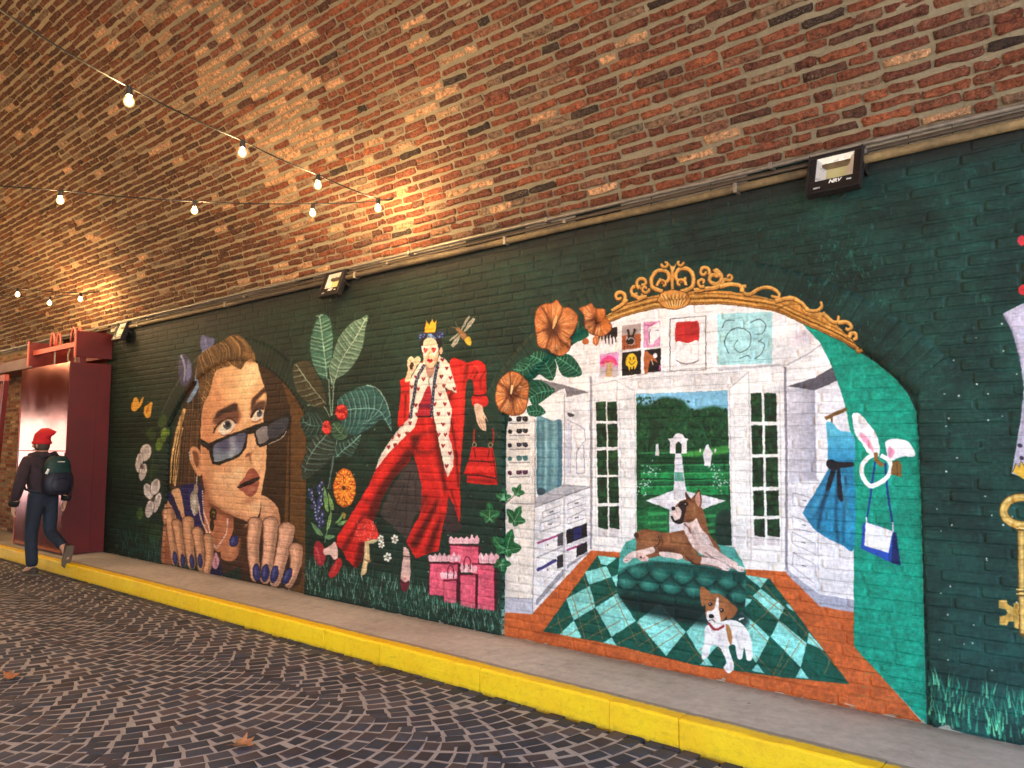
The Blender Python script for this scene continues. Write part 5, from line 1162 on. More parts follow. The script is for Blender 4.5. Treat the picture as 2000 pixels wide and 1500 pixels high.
def build_vault():
    Xc, Sc, Ls, Hs = [], [], [], []
    for k in range(102):
        x = -19.0 - rng.uniform(0, .26); s = .012 + (k + .5) * CH_
        ds = 0.004 * np.sin(k * 1.7)
        while x < 3.6:
            l = BL * rng.uniform(.9, 1.06) if rng.random() > .26 else BL * rng.uniform(.42, .6)     # odd half bricks
            Xc.append(x + l / 2); Sc.append(s + ds + rng.normal(0, .0035)); Ls.append(l - JO * rng.uniform(.6, 1.5)); Hs.append(CH_ - JO * rng.uniform(.85, 1.55))
            x += l
    Xc, Sc, Ls, Hs = map(np.array, (Xc, Sc, Ls, Hs)); n = len(Xc)
    proud = np.clip(rng.normal(0, .0028, n), -.005, .007)
    P = brick_local(Ls, Hs, rng, .0086, .004, .03, proud)
    tilt = rng.normal(0, .012, n)
    u = P[..., 0]; v = P[..., 1] + u * tilt[:, None]
    W = vaultP(Xc[:, None] + u, Sc[:, None] + v, P[..., 2])
    C = vaultP(Xc, Sc, np.zeros(n)); Nn = np.stack([np.zeros(n), -np.cos(VA + Sc / VR), -np.sin(VA + Sc / VR)], -1)
    # colours: rough reds near the street, even browns further in, a drift of pale lime-washed bricks between
    far = np.clip((-Xc - 6.6 + 1.2 * (smooth_noise2(Xc, Sc, 12, 1.2) - .5)) / 1.8, 0, 1)
    pr_ = np.array([(146, 84, 60), (136, 78, 57), (122, 70, 54), (160, 91, 62), (104, 68, 54), (74, 58, 50), (146, 98, 76)]); pf_ = np.array([(128, 82, 56), (120, 76, 52), (110, 70, 50), (138, 88, 58), (104, 68, 48), (92, 62, 46), (150, 92, 60)])
    pick = rng.choice(7, n, p=[.26, .24, .18, .13, .10, .03, .06])
    col = s2l(pr_)[pick] * (1 - far[:, None]) + s2l(pf_)[pick] * far[:, None]
    col *= rng.uniform(.72, 1.06, (n, 1)) * (1 - .15 * far[:, None])
    cl = smooth_noise2(Xc, Sc, 5, 1.3) * .5 + smooth_noise2(Xc, Sc, 9, .4) * .5
    reg = np.exp(-((Xc + 5.5 + .25 * (Sc - 1)) / 1.25) ** 2)
    pr = np.clip((cl - .40) * 3.2, 0, 1) * (.03 + .95 * reg)
    pale = rng.random(n) < pr
    pale |= rng.random(n) < .02
    col[pale] = s2l((208, 160, 120)) * rng.uniform(.8, 1.15, (pale.sum(), 1))
    half = rng.random(n) < .10
    col[half] = col[half] * .5 + s2l((150, 130, 104)) * .5
    size = shown(C, Nn, Ls * Hs)
    W = W - np.array(vault_o)
    scatter_pieces(W, BQ, NB, col, VBRICK, vault, 'brick', 'brick_courses', size)
    # mortar bed behind the bricks, lumpy
    xs = np.arange(-19.3, 3.9, .06); ss = np.arange(-.02, 6.95, .034)
    XX, SS = np.meshgrid(xs, ss); dd = -.0150 + rng.normal(0, .0016, XX.shape) + .007 * smooth_noise2(XX, SS, 4, .16)
    V = vaultP(XX, SS, dd).reshape(-1, 3) - np.array(vault_o); nx = len(xs)
    idx = np.arange(len(V)).reshape(XX.shape); Q = np.stack([idx[:-1, :-1], idx[:-1, 1:], idx[1:, 1:], idx[1:, :-1]], -1).reshape(-1, 4)
    meshobj('mortar_bed', V, Q, MORTAR, vault, smooth=True)
build_vault()
# the rest of the tunnel shell, out of the picture: far and near barrel, opposite side, outer skin
def shell_brick():
    m, t, b = mat('shell_brick')
    br = N(t, 'ShaderNodeTexBrick'); br.inputs['Scale'].default_value = 1; br.inputs['Brick Width'].default_value = .26; br.inputs['Row Height'].default_value = .068; br.inputs['Mortar Size'].default_value = .008
    br.inputs['Color1'].default_value = rgba(150, 76, 48); br.inputs['Color2'].default_value = rgba(116, 60, 42); br.inputs['Mortar'].default_value = rgba(132, 116, 92)
    s = N(t, 'ShaderNodeSeparateXYZ'); t.links.new(wpos(t), s.inputs[0])
    c = N(t, 'ShaderNodeCombineXYZ'); t.links.new(s.outputs[0], c.inputs[0])
    ad = N(t, 'ShaderNodeMath', operation='SUBTRACT'); t.links.new(s.outputs[2], ad.inputs[0]); t.links.new(s.outputs[1], ad.inputs[1]); t.links.new(ad.outputs[0], c.inputs[1])
    t.links.new(c.outputs[0], br.inputs['Vector']); t.links.new(br.outputs[0], b.inputs['Base Color']); b.inputs['Roughness'].default_value = .9
    bump(t, b, br.outputs['Fac'], -.008)
    return m
SHELL = shell_brick()
def build_shell():
    v = []; f = []
    def strip(xa, xb, s0, s1, d, n=40):
        b = len(v); ss = np.linspace(s0, s1, n + 1)
        for x in (xa, xb):
            for q in vaultP(np.full(n + 1, x), ss, np.full(n + 1, d)): v.append(tuple(q))
        for i in range(n): f.append((b + i, b + i + 1, b + n + 2 + i, b + n + 1 + i))
    tot = (math.pi - 2 * VA) * VR
    strip(XFAR, -19.25, 0, tot, 0); strip(3.85, XNEAR, 0, tot, 0); strip(-19.25, 3.85, 6.9, tot, 0); strip(XFAR, XNEAR, -.3, tot + .3, -.45, 60)
    tag(meshobj('tunnel_shell', v, f, SHELL), kind='structure')
    yo = VCY - (DW - VCY)
    # opposite side: an arcade that stands open to the street near the camera
    b = MB(); x = XFAR
    for xa, xb in ((-6.9, -3.9 + .0), (-3.1, -.2), (.7, 3.9)):
        b.box((x, yo - .45, -.05), (xa, yo, VZ + .02)); b.box((xa, yo - .45, 3.05), (xb, yo, VZ + .02)); x = xb
    b.box((x, yo - .45, -.05), (XNEAR, yo, VZ + .02)); tag(b.build('wall_opposite', SHELL), kind='structure')
    b = MB(); b.box((XFAR, DW + .14, -.05), (XNEAR, DW + .6, VZ + .02)); tag(b.build('wall_core', SHELL), kind='structure')
build_shell()
b = MB(); b.box((XFAR - .4, -5.1, 2.45), (XFAR, DW + .1, 7.2)); b.box((XFAR - .4, -5.1, -.05), (XFAR, -3.4, 2.45)); b.box((XFAR - .4, 2.6, -.05), (XFAR, DW + .1, 2.45))
tag(b.build('unseen_end_wall', SHELL), kind='structure')  # added out of view; its low opening shapes the gate leaf's reflection

# ---- painted wall with two blind arches
AH, AS, AT = 1.462, 1.85, 2.56         # half span, springing, crown (z)
AR = (AH ** 2 + (AT - AS) ** 2) / (2 * (AT - AS)); ACZ = AT - AR
ACX = [-2.463, -7.98]                   # arch centres (x)
REC = .024
RING = .25
def half_at(z, r, jamb=AH):
    """half width of an arch outline of radius r about the arch centre at height z"""
    if z <= AS: return jamb
    q = r * r - (z - ACZ) ** 2
    return math.sqrt(q) if q > 0 else 0.
wall = tag(empty('mural_wall', (0, DW, ZP)), 'brick wall under the vault painted dark green with a big fashion mural', 'wall')
wall_o = np.array([0, DW, ZP])
rng = np.random.default_rng(5)
XW0, XW1 = -11.25, 3.4
def build_wall():
    Xc, Zc, Ls, Hs, Yo = [], [], [], [], []
    nc = int(round((ZT - ZP) / .0676)); ch = (ZT - ZP) / nc; jo = .011
    def run(x0, x1, zc, off, ph):
        x = x0; first = True
        while x < x1 - .02:
            l = .262 * rng.uniform(.95, 1.05)
            if first and ph: l *= .5
            if rng.random() < .08: l *= .55
            first = False
            e = min(x + l, x1)
            if x1 - e < .05: e = x1
            Xc.append((x + e) / 2); Zc.append(zc); Ls.append(e - x - jo * rng.uniform(.5, 1.2)); Hs.append(ch - jo * rng.uniform(.7, 1.25)); Yo.append(off)
            x = e
    for k in range(nc):
        z = ZP + (k + .5) * ch; ph = k % 2
        cuts = []
        for cx in sorted(ACX):
            h = max(half_at(z - ch * .3, AR + RING), half_at(z, AR + RING)) if z > AS else AH
            if z < ACZ + AR + RING and h > 0: cuts.append((cx - h, cx + h))
        x = XW0
        for a, b in cuts: run(x, a, z, 0., ph); x = b
        run(x, XW1, z, 0., ph)
        for cx in ACX:                                     # filling of the blind arch
            h = half_at(z + ch * .5, AR + .02, AH)
            if h > .06 and z < AT: run(cx - h, cx + h, z, -REC, 1 - ph)
    Xc, Zc, Ls, Hs, Yo = map(np.array, (Xc, Zc, Ls, Hs, Yo)); n = len(Xc)
    P = brick_local(Ls, Hs, rng, .0012, .0006, .05, rng.normal(0, .0006, n))
    tilt = rng.normal(0, .006, n)
    W = np.stack([Xc[:, None] + P[..., 0], DW - (P[..., 2] + Yo[:, None]), Zc[:, None] + P[..., 1] + P[..., 0] * tilt[:, None]], -1)
    # keep the ends of the pieces at the arch clean
    C = np.stack([Xc, DW - Yo, Zc], -1)
    # arch rings: bricks on end, fanned
    Wv = []; Cv = []; Av = []
    for cx in ACX:
        th0 = math.acos((AS - ACZ) / AR); m = int(2 * th0 * AR / .066)
        for i in range(m):
            a = -th0 + (i + .5) * 2 * th0 / m; w_ = 2 * th0 * (AR + RING / 2) / m
            q = brick_local(np.array([w_ - .006]), np.array([RING - .006]), rng, .0012, .0006, .06, np.array([.0004 + rng.normal(0, .0005)]))[0]
            rad = AR + RING / 2 + q[:, 1]; ang = a + q[:, 0] / (AR + RING / 2)
            Wv.append(np.stack([cx + rad * np.sin(ang), DW - q[:, 2], ACZ + rad * np.cos(ang)], -1)); Cv.append((cx + (AR + RING / 2) * math.sin(a), DW, ACZ + (AR + RING / 2) * math.cos(a))); Av.append(w_ * RING)
    W = np.concatenate([W, np.array(Wv)]); C = np.concatenate([C, np.array(Cv)]); A = np.concatenate([Ls * Hs, np.array(Av)])
    size = shown(C, np.tile(np.array([[0, -1., 0]]), (len(C), 1)), A)
    scatter_pieces(W - wall_o, BQ, NB, None, MURAL, wall, 'brick', 'brick_courses', size)
    # painted joints just behind the faces
    v = []; f = []
    def quad(x0, x1, z0, z1, y, x2=None, x3=None):
        b = len(v); x2 = x1 if x2 is None else x2; x3 = x0 if x3 is None else x3
        v.extend([(x0, y, z0), (x1, y, z0), (x2, y, z1), (x3, y, z1)]); f.append((b, b + 1, b + 2, b + 3))
    zs = [ZP - .01, AS] + list(np.linspace(AS, AT + .1, 22)[1:]) + [ZT + .12]
    xa, xb = sorted(ACX)
    yb = DW + .0013
    for z0, z1 in zip(zs[:-1], zs[1:]):
        h0, h1 = half_at(z0, AR + .012, AH + .012), half_at(z1, AR + .012, AH + .012)
        quad(XW0 - .1, xa - h0, z0, z1, yb, xa - h1, XW0 - .1); quad(xa + h0, xb - h0, z0, z1, yb, xb - h1, xa + h1); quad(xb + h0, XW1, z0, z1, yb, XW1, xb + h1)
    for cx in ACX: quad(cx - AH - .05, cx + AH + .05, ZP - .01, AT + .04, DW + REC + .0013)
    o = meshobj('painted_joints', np.array(v) - wall_o, f, MURAL, wall)
build_wall()
# band of old lime and brick between the painted wall and the vault
b = MB()
x = XW0
while x < 3.4:
    l = random.uniform(.18, .5); y = DW - random.uniform(-.004, .010)
    b.box((x, y, ZT + random.uniform(-.006, .006)), (x + l, DW + .1, VZ + .02), .006); x += l
o = b.build('lime_band', PLAS, wall); o.location = tuple(-wall_o)

# ---- road of small porphyry setts laid in segmental arcs
road = tag(empty('road', (0, 0, 0)), kind='structure')
rng = np.random.default_rng(8)
def build_road():
    bw, yc0, r = 1.30, 2.40, .95; pitch = .110
    S = []; C = []; A = []
    for band in range(-5, 2):
        yc = yc0 + band * bw
        half = math.asin(bw / 2 / r); na = 11
        for k in range(int(23 / pitch)):
            x0 = -19 + k * pitch + rng.normal(0, .003) + .05 * (band % 2)
            sh = rng.uniform(-.5, .5) * .3 + (k % 2) * .5
            edges = -half + (np.arange(na + 2) - .5 + sh - .25) * 2 * half / na + rng.normal(0, .004, na + 2)
            edges = np.clip(edges, -half, half)
            for i in range(na + 1):
                t0, t1 = edges[i], edges[i + 1]
                if t1 - t0 < .045: continue
                g = .0046 / r * rng.uniform(.6, 1.5); gx = .0064 * rng.uniform(.6, 1.4)
                tm = (t0 + t1) / 2; ym = yc + r * math.sin(tm)
                if yc + r * math.sin(t0) > YK - .03 or ym < -4.9: continue
                q = []
                for t_, e in ((t0 + g, 0), (t1 - g, 0), (t1 - g, 1), (t0 + g, 1)):
                    k_ = (pitch * math.cos(tm) - gx) if e else gx
                    q.append((x0 + r * (math.cos(t_) - 1) + k_ * math.cos(tm), yc + r * math.sin(t_) + k_ * math.sin(tm)))
                q = np.array(q) + rng.normal(0, .0030, (4, 2)); q[:, 1] = np.minimum(q[:, 1], YK - .002)
                c = q.mean(0); zt = .0006 + rng.normal(0, .0009)
                inn = c + (q - c) * .88; top = c + (q - c) * .5
                tl = rng.normal(0, .010, 2)
                zf = lambda p: zt + (p - c) @ tl
                V = np.concatenate([np.column_stack([q, np.full(4, -.03)]), np.column_stack([q, zf(q) - .0034]), np.column_stack([inn, zf(inn) - .0012]), np.column_stack([top, zf(top) + .0008])])
                S.append(V); C.append((c[0], c[1], 0)); A.append(np.ptp(q[:, 0]) * np.ptp(q[:, 1]))
    W = np.array(S); C = np.array(C); A = np.array(A); n = len(W)
    Q = []
    for l in range(3): Q += [(l * 4 + i, l * 4 + (i + 1) % 4, l * 4 + 4 + (i + 1) % 4, l * 4 + 4 + i) for i in range(4)]
    Q = np.array(Q + [(12, 13, 14, 15)])
    pal = s2l(np.array([(82, 82, 90), (74, 77, 87), (90, 82, 86), (72, 75, 84), (86, 87, 95), (98, 88, 90)]))
    col = pal[rng.integers(0, 6, n)] * rng.uniform(.48, .85, (n, 1))
    size = shown(C, np.tile(np.array([[0, 0, 1.]]), (n, 1)), A)
    scatter_pieces(W, Q, 16, col, COBBLE, road, 'cobblestone', 'cobblestone_bed', size)
    print('setts', n)
build_road()
xs = np.arange(-26, 4.7, .1); ys = np.arange(-5.1, YK + .01, .1)
XX, YY = np.meshgrid(xs, ys); ZZ = -.0022 + rng.normal(0, .0006, XX.shape)
idx = np.arange(XX.size).reshape(XX.shape)
meshobj('joint_sand', np.stack([XX, YY, ZZ], -1).reshape(-1, 3), np.stack([idx[:-1, :-1], idx[:-1, 1:], idx[1:, 1:], idx[1:, :-1]], -1).reshape(-1, 4), JOINT, road, smooth=True)
GROUND = mortar_material('street_ground', (186, 178, 166), .01)
tag(meshobj('ground', [(-400, -400, -.03), (400, -400, -.03), (400, 400, -.03), (-400, 400, -.03)], [(0, 1, 2, 3)], GROUND), kind='structure')
# ---- pavement and kerb
b = MB(); b.box((-26, YK + .13, -.02), (4.6, DW + .05, ZP)); tag(b.build('pavement', PAVE), kind='structure')
kerb = tag(empty('kerb', (0, YK, 0)), kind='structure')
kx = [-26.0]
while kx[-1] < 4.4: kx.append(kx[-1] + 1.0 * random.uniform(.96, 1.04))
KJ = [v for v in kx if v < -5.0] + [-4.48, -3.477, -2.481, -2.044, -1.05, -.05, .95, 1.95, 2.95, 3.9, 4.6]
for a, c in zip(KJ[:-1], KJ[1:]):
    b = MB(); dz = random.uniform(-.002, .002); dy = random.uniform(-.002, .002)
    n = max(2, int((c - a) / .08)); prof = [(YK + dy, -.02), (YK + dy - .002, .06), (YK + dy, ZP - .014), (YK + dy + .004, ZP - .004), (YK + dy + .013, ZP + .0015), (YK + .13, ZP + .001), (YK + .13, -.02)]
    v = []; f = []; m = len(prof)
    for i in range(n + 1):
        x = a + .0028 + (c - a - .0056) * i / n
        for y, z in prof: v.append((x, y - YK + random.gauss(0, .0012), z + dz + (random.gauss(0, .001) if z > .1 else 0)))
    for i in range(n):
        for j in range(m - 1): f.append((i * m + j, i * m + j + 1, (i + 1) * m + j + 1, (i + 1) * m + j))
    f += [tuple(range(m)), tuple(range(n * m + m - 1, n * m - 1, -1))]
    b.add(v, f); b.build('kerb_stone', KERB, kerb)
# ---------------------------------------------------------------- pipes along the top of the wall
def pipe(name, label, r, y, z, m, x0, x1, wob, group='pipes along the top of the wall', clip=None):
    root = tag(empty(name, (0, y, z)), label, 'pipe', group)
    pts = []; x = x0
    while x < x1:
        pts.append((x, random.gauss(0, wob * .4), random.gauss(0, wob))); x += random.uniform(.45, .8)
    pts.append((x1, 0, 0))
    b = MB(); b.tube(pts, r, 10); b.build('pipe_run', m, root, smooth=True)
    if clip:
        x = x0 + .6
        while x < x1:
            b = MB(); b.box((x - .012, -r - .004, -r - .005), (x + .012, DW - y + .02, r + .005), .002); b.build('pipe_clip', STEEL, root); x += clip * random.uniform(.85, 1.15)
    return root
pipe('conduit', 'thin grey steel conduit running right under the brick vault', .015, DW - .045, 3.285, STEEL, -17.5, 3.4, .0025, clip=1.6)
pipe('cable_run', 'dark slim cable running between the two pipes above the mural', .009, DW - .030, 3.243, DARKP, -17.5, 3.4, .003, clip=2.3)
pipe('painted_pipe', 'thick ochre pipe running along the upper edge of the green wall', .026, DW - .030, 3.198, OCHRE, -10.9, 3.4, .002, clip=2.1)
pipe('conduit', 'second thin conduit tucked behind the thick ochre pipe', .010, DW - .006, 3.262, DARKP, -10.9, 3.4, .0025)

# ---------------------------------------------------------------- floodlights
def text_mesh(name, body, size, m, parent, loc, rot, shear=0., bold=0.):
    c = bpy.data.curves.new(name, 'FONT'); c.body = body; c.size = size; c.align_x = 'CENTER'; c.align_y = 'CENTER'; c.extrude = .0006; c.shear = shear; c.offset = bold; c.resolution_u = 3
    t = bpy.data.objects.new(name, c); COL.objects.link(t)
    dg = bpy.context.evaluated_depsgraph_get(); me = bpy.data.meshes.new_from_object(t.evaluated_get(dg))
    COL.objects.unlink(t); bpy.data.objects.remove(t)
    me.materials.clear(); me.materials.append(m)
    o = bpy.data.objects.new(name, me); COL.objects.link(o); o.parent = parent; o.location = loc; o.rotation_euler = rot
    return o
FW, FH = .292, .280
def floodlight(x, label, z=3.155, tilt=20., out=.085, turn=0.):
    """front looks along -y; tilt leans the lower edge out from the wall"""
    root = tag(empty('floodlight', (x, DW - out, z), (math.radians(-tilt), 0, math.radians(turn))), label, 'floodlight', 'floodlights fixed above the mural')
    w, h = FW / 2, FH / 2
    b = MB(); b.box((-w + .008, .030, -h + .008), (w - .008, .050, h - .008), .006)
    for i in range(9): b.box((-w + .04 + i * .027, .050, -h + .03), (-w + .044 + i * .027, .064, h - .03))
    b.build('housing', BLACK, root)
    iw, it, ib = w - .042, h - .036, -h + .082
    b = MB()                                             # bezel: four bars with a wide lower one
    b.box((-w, -.014, h - .036), (w, .0, h), .004); b.box((-w, -.014, -h), (w, .0, ib), .004)
    b.box((-w, -.0137, ib), (-iw, -.0003, h - .036), .003); b.box((iw, -.0137, ib), (w, -.0003, h - .036), .003)
    for s in (-1, 1): b.box((s * w - .004, -.02, -h - .002), (s * w + .004, .034, h + .002), .003)
    b.box((-w, -.02, h - .004), (w, .034, h + .004), .003); b.box((-w, -.02, -h - .004), (w, .034, -h + .004), .003)
    b.build('bezel', BLACK, root)
    d = .026; k = .048
    v = [(-iw, -.004, it), (iw, -.004, it), (iw, -.004, ib), (-iw, -.004, ib), (-iw + k, d, it - k), (iw - k, d, it - k), (iw - k, d, ib + k * .45), (-iw + k, d, ib + k * .45)]
    b = MB().add(v, [(0, 1, 5, 4), (1, 2, 6, 5), (2, 3, 7, 6), (3, 0, 4, 7)]); b.build('reflector', ALU, root)
    b = MB().add([v[4], v[5], v[6], v[7]], [(0, 1, 2, 3)]); b.build('led_panel', LED, root)
    b = MB().box((-iw, -.0075, ib), (iw, -.0045, it)); b.build('front_glass', GLASS, root)
    R = (math.pi / 2, 0, 0)
    text_mesh('maker_lettering', 'NRV', .033, WHITE, root, (.010, -.0150, -h + .058), R, .25, .0012)
    text_mesh('rating_lettering', '100W', .016, WHITE, root, (-w + .058, -.0150, -h + .030), R)
    text_mesh('rating_lettering', 'IP65', .016, WHITE, root, (w - .058, -.0150, -h + .050), R)
    b = MB()                                              # stirrup back to the wall
    yb = (out + .0) ; rt = Matrix.Rotation(math.radians(tilt), 3, 'X')
    for s in (-1, 1): b.box((s * (w + .010) - .003, .004, -.018), (s * (w + .010) + .003, .105, .012), .001)
    b.box((-w - .012, .098, -.018), (w + .012, .104, .012), .001)
    b.tube([(w + .006, .02, 0), (w + .024, .02, 0)], .011, 8); b.tube([(-w - .006, .02, 0), (-w - .024, .02, 0)], .011, 8)
    b.build('bracket', BLACK, root)
    b = MB(); b.tube([(w * .3, .05, -h * .5), (w * .35, .06, -h * .95), (w * .1, .055, -h * 1.22), (-w * .2, .05, -h * 1.18), (-w * .3, .055, -h * .9)], .0035, 6); b.build('lead', BLKP, root, smooth=True)
    return root
floodlight(-1.355, 'black floodlight nearest the camera, above the gold picture-frame mural', turn=0)
floodlight(-6.02, 'black floodlight above the painted plant, middle one of three')
floodlight(-10.72, 'small black floodlight farthest away, beside the red steel gate')

# ---------------------------------------------------------------- string lights
def bulb_thing(P, label, group):
    root = tag(empty('light_bulb', P), label, 'light bulb', group)
    b = MB(); b.lathe([(.0, 0), (.016, -.002), (.017, -.022), (.019, -.024), (.019, -.050), (.013, -.054), (.0, -.054)], 12)
    b.box((-.020, -.004, -.016), (-.013, .004, .006), .001); b.box((.013, -.004, -.016), (.020, .004, .006), .001)
    b.build('socket', BLKP, root, smooth=False)
    b = MB(); pr = [(.012, -.052)]
    for i in range(1, 12):
        t = i / 11 * math.pi * .86 + .14 * math.pi
        pr.append((.031 * math.sin(t), -.085 + .034 * math.cos(t)))
    pr[-1] = (.0005, -.1195)
    b.lathe(pr, 16); b.build('glass_globe', BULB, root, smooth=True)
    b = MB(); b.lathe([(.0005, -.062), (.010, -.066), (.0175, -.078), (.0185, -.088), (.013, -.101), (.0005, -.107)], 12); b.build('glowing_core', GLOW, root, smooth=True)
    return root
def string(pts, sag, label):
    """festoon cable along 3-D points with a light slack between them"""
    P = []
    for a, c in zip(pts[:-1], pts[1:]):
        n = 8
        for i in range(n):
            t = i / n; q = Vector(a).lerp(Vector(c), t); q.z -= sag * 4 * t * (1 - t); P.append(q)
    P.append(Vector(pts[-1]))
    o = Vector(pts[0]); b = MB(); b.tube([p - o for p in P], .0052, 6)
    root = tag(empty('festoon_cable', o), label, 'cable', 'festoon cables strung across the tunnel')
    b.build('cable', BLKP, root, smooth=True)
    b = MB(); b.tube([(.0, .02, .02), (0, -.02, .0), (0, -.05, -.006)], .006, 6); b.tube([(-.02, .0, .0), (0, -.015, -.012), (.02, .0, .0), (0, .015, .012), (-.02, 0, 0)], .003, 5)
    b.build('wall_hook', STEEL, root)
    return root
HA = (-5.07, 4.345, 3.755); HB = (-11.27, 4.35, 3.755)
S1 = [(-4.93, 4.07, 3.66), (-4.86, 3.42, 3.67), (-4.68, 2.68, 3.66), (-4.45, 1.83, 3.65), (-4.06, 1.08, 3.62), (-3.75, .2, 3.61), (-3.4, -.7, 3.62)]
S2 = [(-5.51, 3.83, 3.68), (-6.29, 3.17, 3.70), (-6.74, 2.27, 3.66), (-7.2, 1.3, 3.63), (-7.6, .4, 3.62), (-8.0, -.6, 3.62)]
S3 = [(-11.09, 4.04, 3.66), (-11.4, 3.39, 3.66), (-11.7, 2.6, 3.69), (-11.6, 1.7, 3.66), (-11.5, .8, 3.65), (-11.4, -.2, 3.65)]
S4 = [(-11.73, 3.88, 3.66), (-12.45, 3.25, 3.70), (-12.8, 2.4, 3.67), (-13.2, 1.5, 3.65), (-13.6, .6, 3.64)]
string([HA] + S1 + [(-2.2, -4.6, 3.95)], .012, 'festoon cable rising steeply to the upper left corner, four bulbs in view')
string([HA] + S2 + [(-9.6, -4.6, 3.95)], .012, 'festoon cable running level from the shared hook to the left edge')
string([HB] + S3 + [(-10.9, -4.6, 3.95)], .012, 'upper one of two far festoon cables above the red gate')
string([HB] + S4 + [(-15.2, -4.6, 3.95)], .012, 'lower one of two far festoon cables above the red gate')
LB = {0: ['lit bulb closest to the hook where two cables meet', 'lit bulb second from the shared hook on the steep cable', 'lit bulb third from the shared hook on the steep cable', 'largest lit bulb, highest one on the steep cable'],
      1: ['lit bulb on the level cable nearest the shared hook', 'lit bulb in the middle of the level cable', 'lit bulb on the level cable nearest the left edge'],
      2: ['far lit bulb rightmost of the three above the red gate', 'far lit bulb leftmost of the three above the red gate'],
      3: ['far lit bulb lowest and middle of the three above the red gate']}
S5 = [(-17.3, 4.0, 3.73), (-17.0, 3.1, 3.70), (-16.7, 2.2, 3.67), (-16.4, 1.3, 3.65)]
S6 = [(-18.0, 3.9, 3.73), (-18.4, 3.0, 3.70), (-18.8, 2.1, 3.67), (-19.2, 1.2, 3.65)]
string([(-17.5, 4.345, 3.755)] + S5 + [(-15.6, -4.6, 3.95)], .012, 'nearer of the two festoon cables hooked up deep in the tunnel')
string([(-17.5, 4.345, 3.755)] + S6 + [(-21.2, -4.6, 3.95)], .012, 'deeper of the two festoon cables hooked up deep in the tunnel')
for k, S in enumerate((S1, S2, S3, S4, S5, S6)):
    for i, p in enumerate(S):
        if k == 0 and i == 4: p = (-4.02, .98, 3.615)
        lab = LB.get(k, [])[i] if i < len(LB.get(k, [])) else 'lit bulb %s beyond the left edge on the %s' % (('first', 'second', 'third', 'fourth', 'fifth')[i - len(LB.get(k, []))], ('steep cable', 'level cable', 'upper far cable', 'lower far cable', 'nearer deep cable', 'deepest cable')[k])
        bulb_thing(p, lab, 'festoon bulbs' if i < len(LB.get(k, [])) else 'festoon bulbs beyond the left edge')

# ---------------------------------------------------------------- red steel gate at the end of the mural
def gate():
    x0, x1, yf = -13.02, -11.16, 3.985
    root = tag(empty('steel_gate', (x1, yf, ZP)), 'tall red sheet steel gate box with shiny front leaf and hanger rail', 'gate')
    L_ = lambda p: (p[0] - x1, p[1] - yf, p[2] - ZP)
    def bx(b, lo, hi, bev=.004): b.box(L_(lo), L_(hi), bev); return b
    leaf = bx(MB(), (x0, yf, .175), (x1 - .006, yf + .035, 2.73)).build('front_leaf', REDG, root)
    bx(MB(), (x0 + .02, yf - .004, 1.52), (x1 - .03, yf - .0005, 1.535), .001).build('leaf_seam', REDP, leaf)
    bx(MB(), (x0 + .01, yf - .006, .18), (x0 + .035, yf - .0005, 2.2), .001).build('edge_strip', REDP, leaf)
    for z in (.62, 1.45, 2.2):
        b = MB(); b.tube([L_((x1 - .012, yf - .006, z - .06)), L_((x1 - .012, yf - .006, z + .06))], .012, 8); b.build('hinge', RED, leaf)
    for ya, yb in ((yf, 4.335), (4.341, DW - .004)):
        bx(MB(), (x1 - .03, ya, .16), (x1, yb, 2.725)).build('side_panel', RED, root)
    bx(MB(), (x1 - .02, 4.332, .16), (x1 + .004, 4.345, 2.72), .001).build('panel_seam', RED, root)
    bx(MB(), (x0, yf + .04, 2.69), (x1 - .035, DW - .004, 2.72)).build('top_sheet', RED, root)
    for i, xp in enumerate((x1, x0 + .06)):
        pl = bx(MB(), (xp - .02, 4.05, 2.80), (xp, DW - .004, 3.155)).build('end_plate', RED, root)
        bx(MB(), (xp - .05, 4.035, 2.79), (xp + .004, 4.052, 3.165)).build('flange', REDP, pl)
        bx(MB(), (xp - .018, 4.10, 2.66), (xp - .002, 4.18, 2.80)).build('foot', RED, pl)
    bx(MB(), (x0 + .06, 4.10, 2.955), (x1 - .02, 4.16, 3.03)).build('hanger_rail', REDP, root)
    bx(MB(), (x0 + .06, 4.40, 2.80), (x1 - .02, DW - .004, 3.10)).build('back_beam', RED, root)
    for xh in (x1 - .22, x1 - .98):
        hg = None
        for yy in (4.085, 4.165):
            b = MB(); pts = []
            for i in range(13):
                t = math.pi * i / 12; pts.append(L_((xh + .055 * math.cos(t) * (1.5 - .5 * math.sin(t)), yy, 3.03 + .19 * math.sin(t) ** .7)))
            b.tube(pts, .014, 6); o = b.build('hanger_loop', REDP, root, smooth=True)
        b = MB(); b.tube([L_((xh, 4.125, 2.95)), L_((xh, 4.125, 2.73))], .012, 8); b.build('hanger_rod', STEEL, root)
    b = MB(); b.tube([L_((x1 - .35, 4.10, 2.94)), L_((x1 - .37, 4.08, 2.86)), L_((x1 - .36, 4.08, 2.78)), L_((x1 - .33, 4.1, 2.74))], .012, 6); b.build('cable_loop', STEEL, root)
gate()
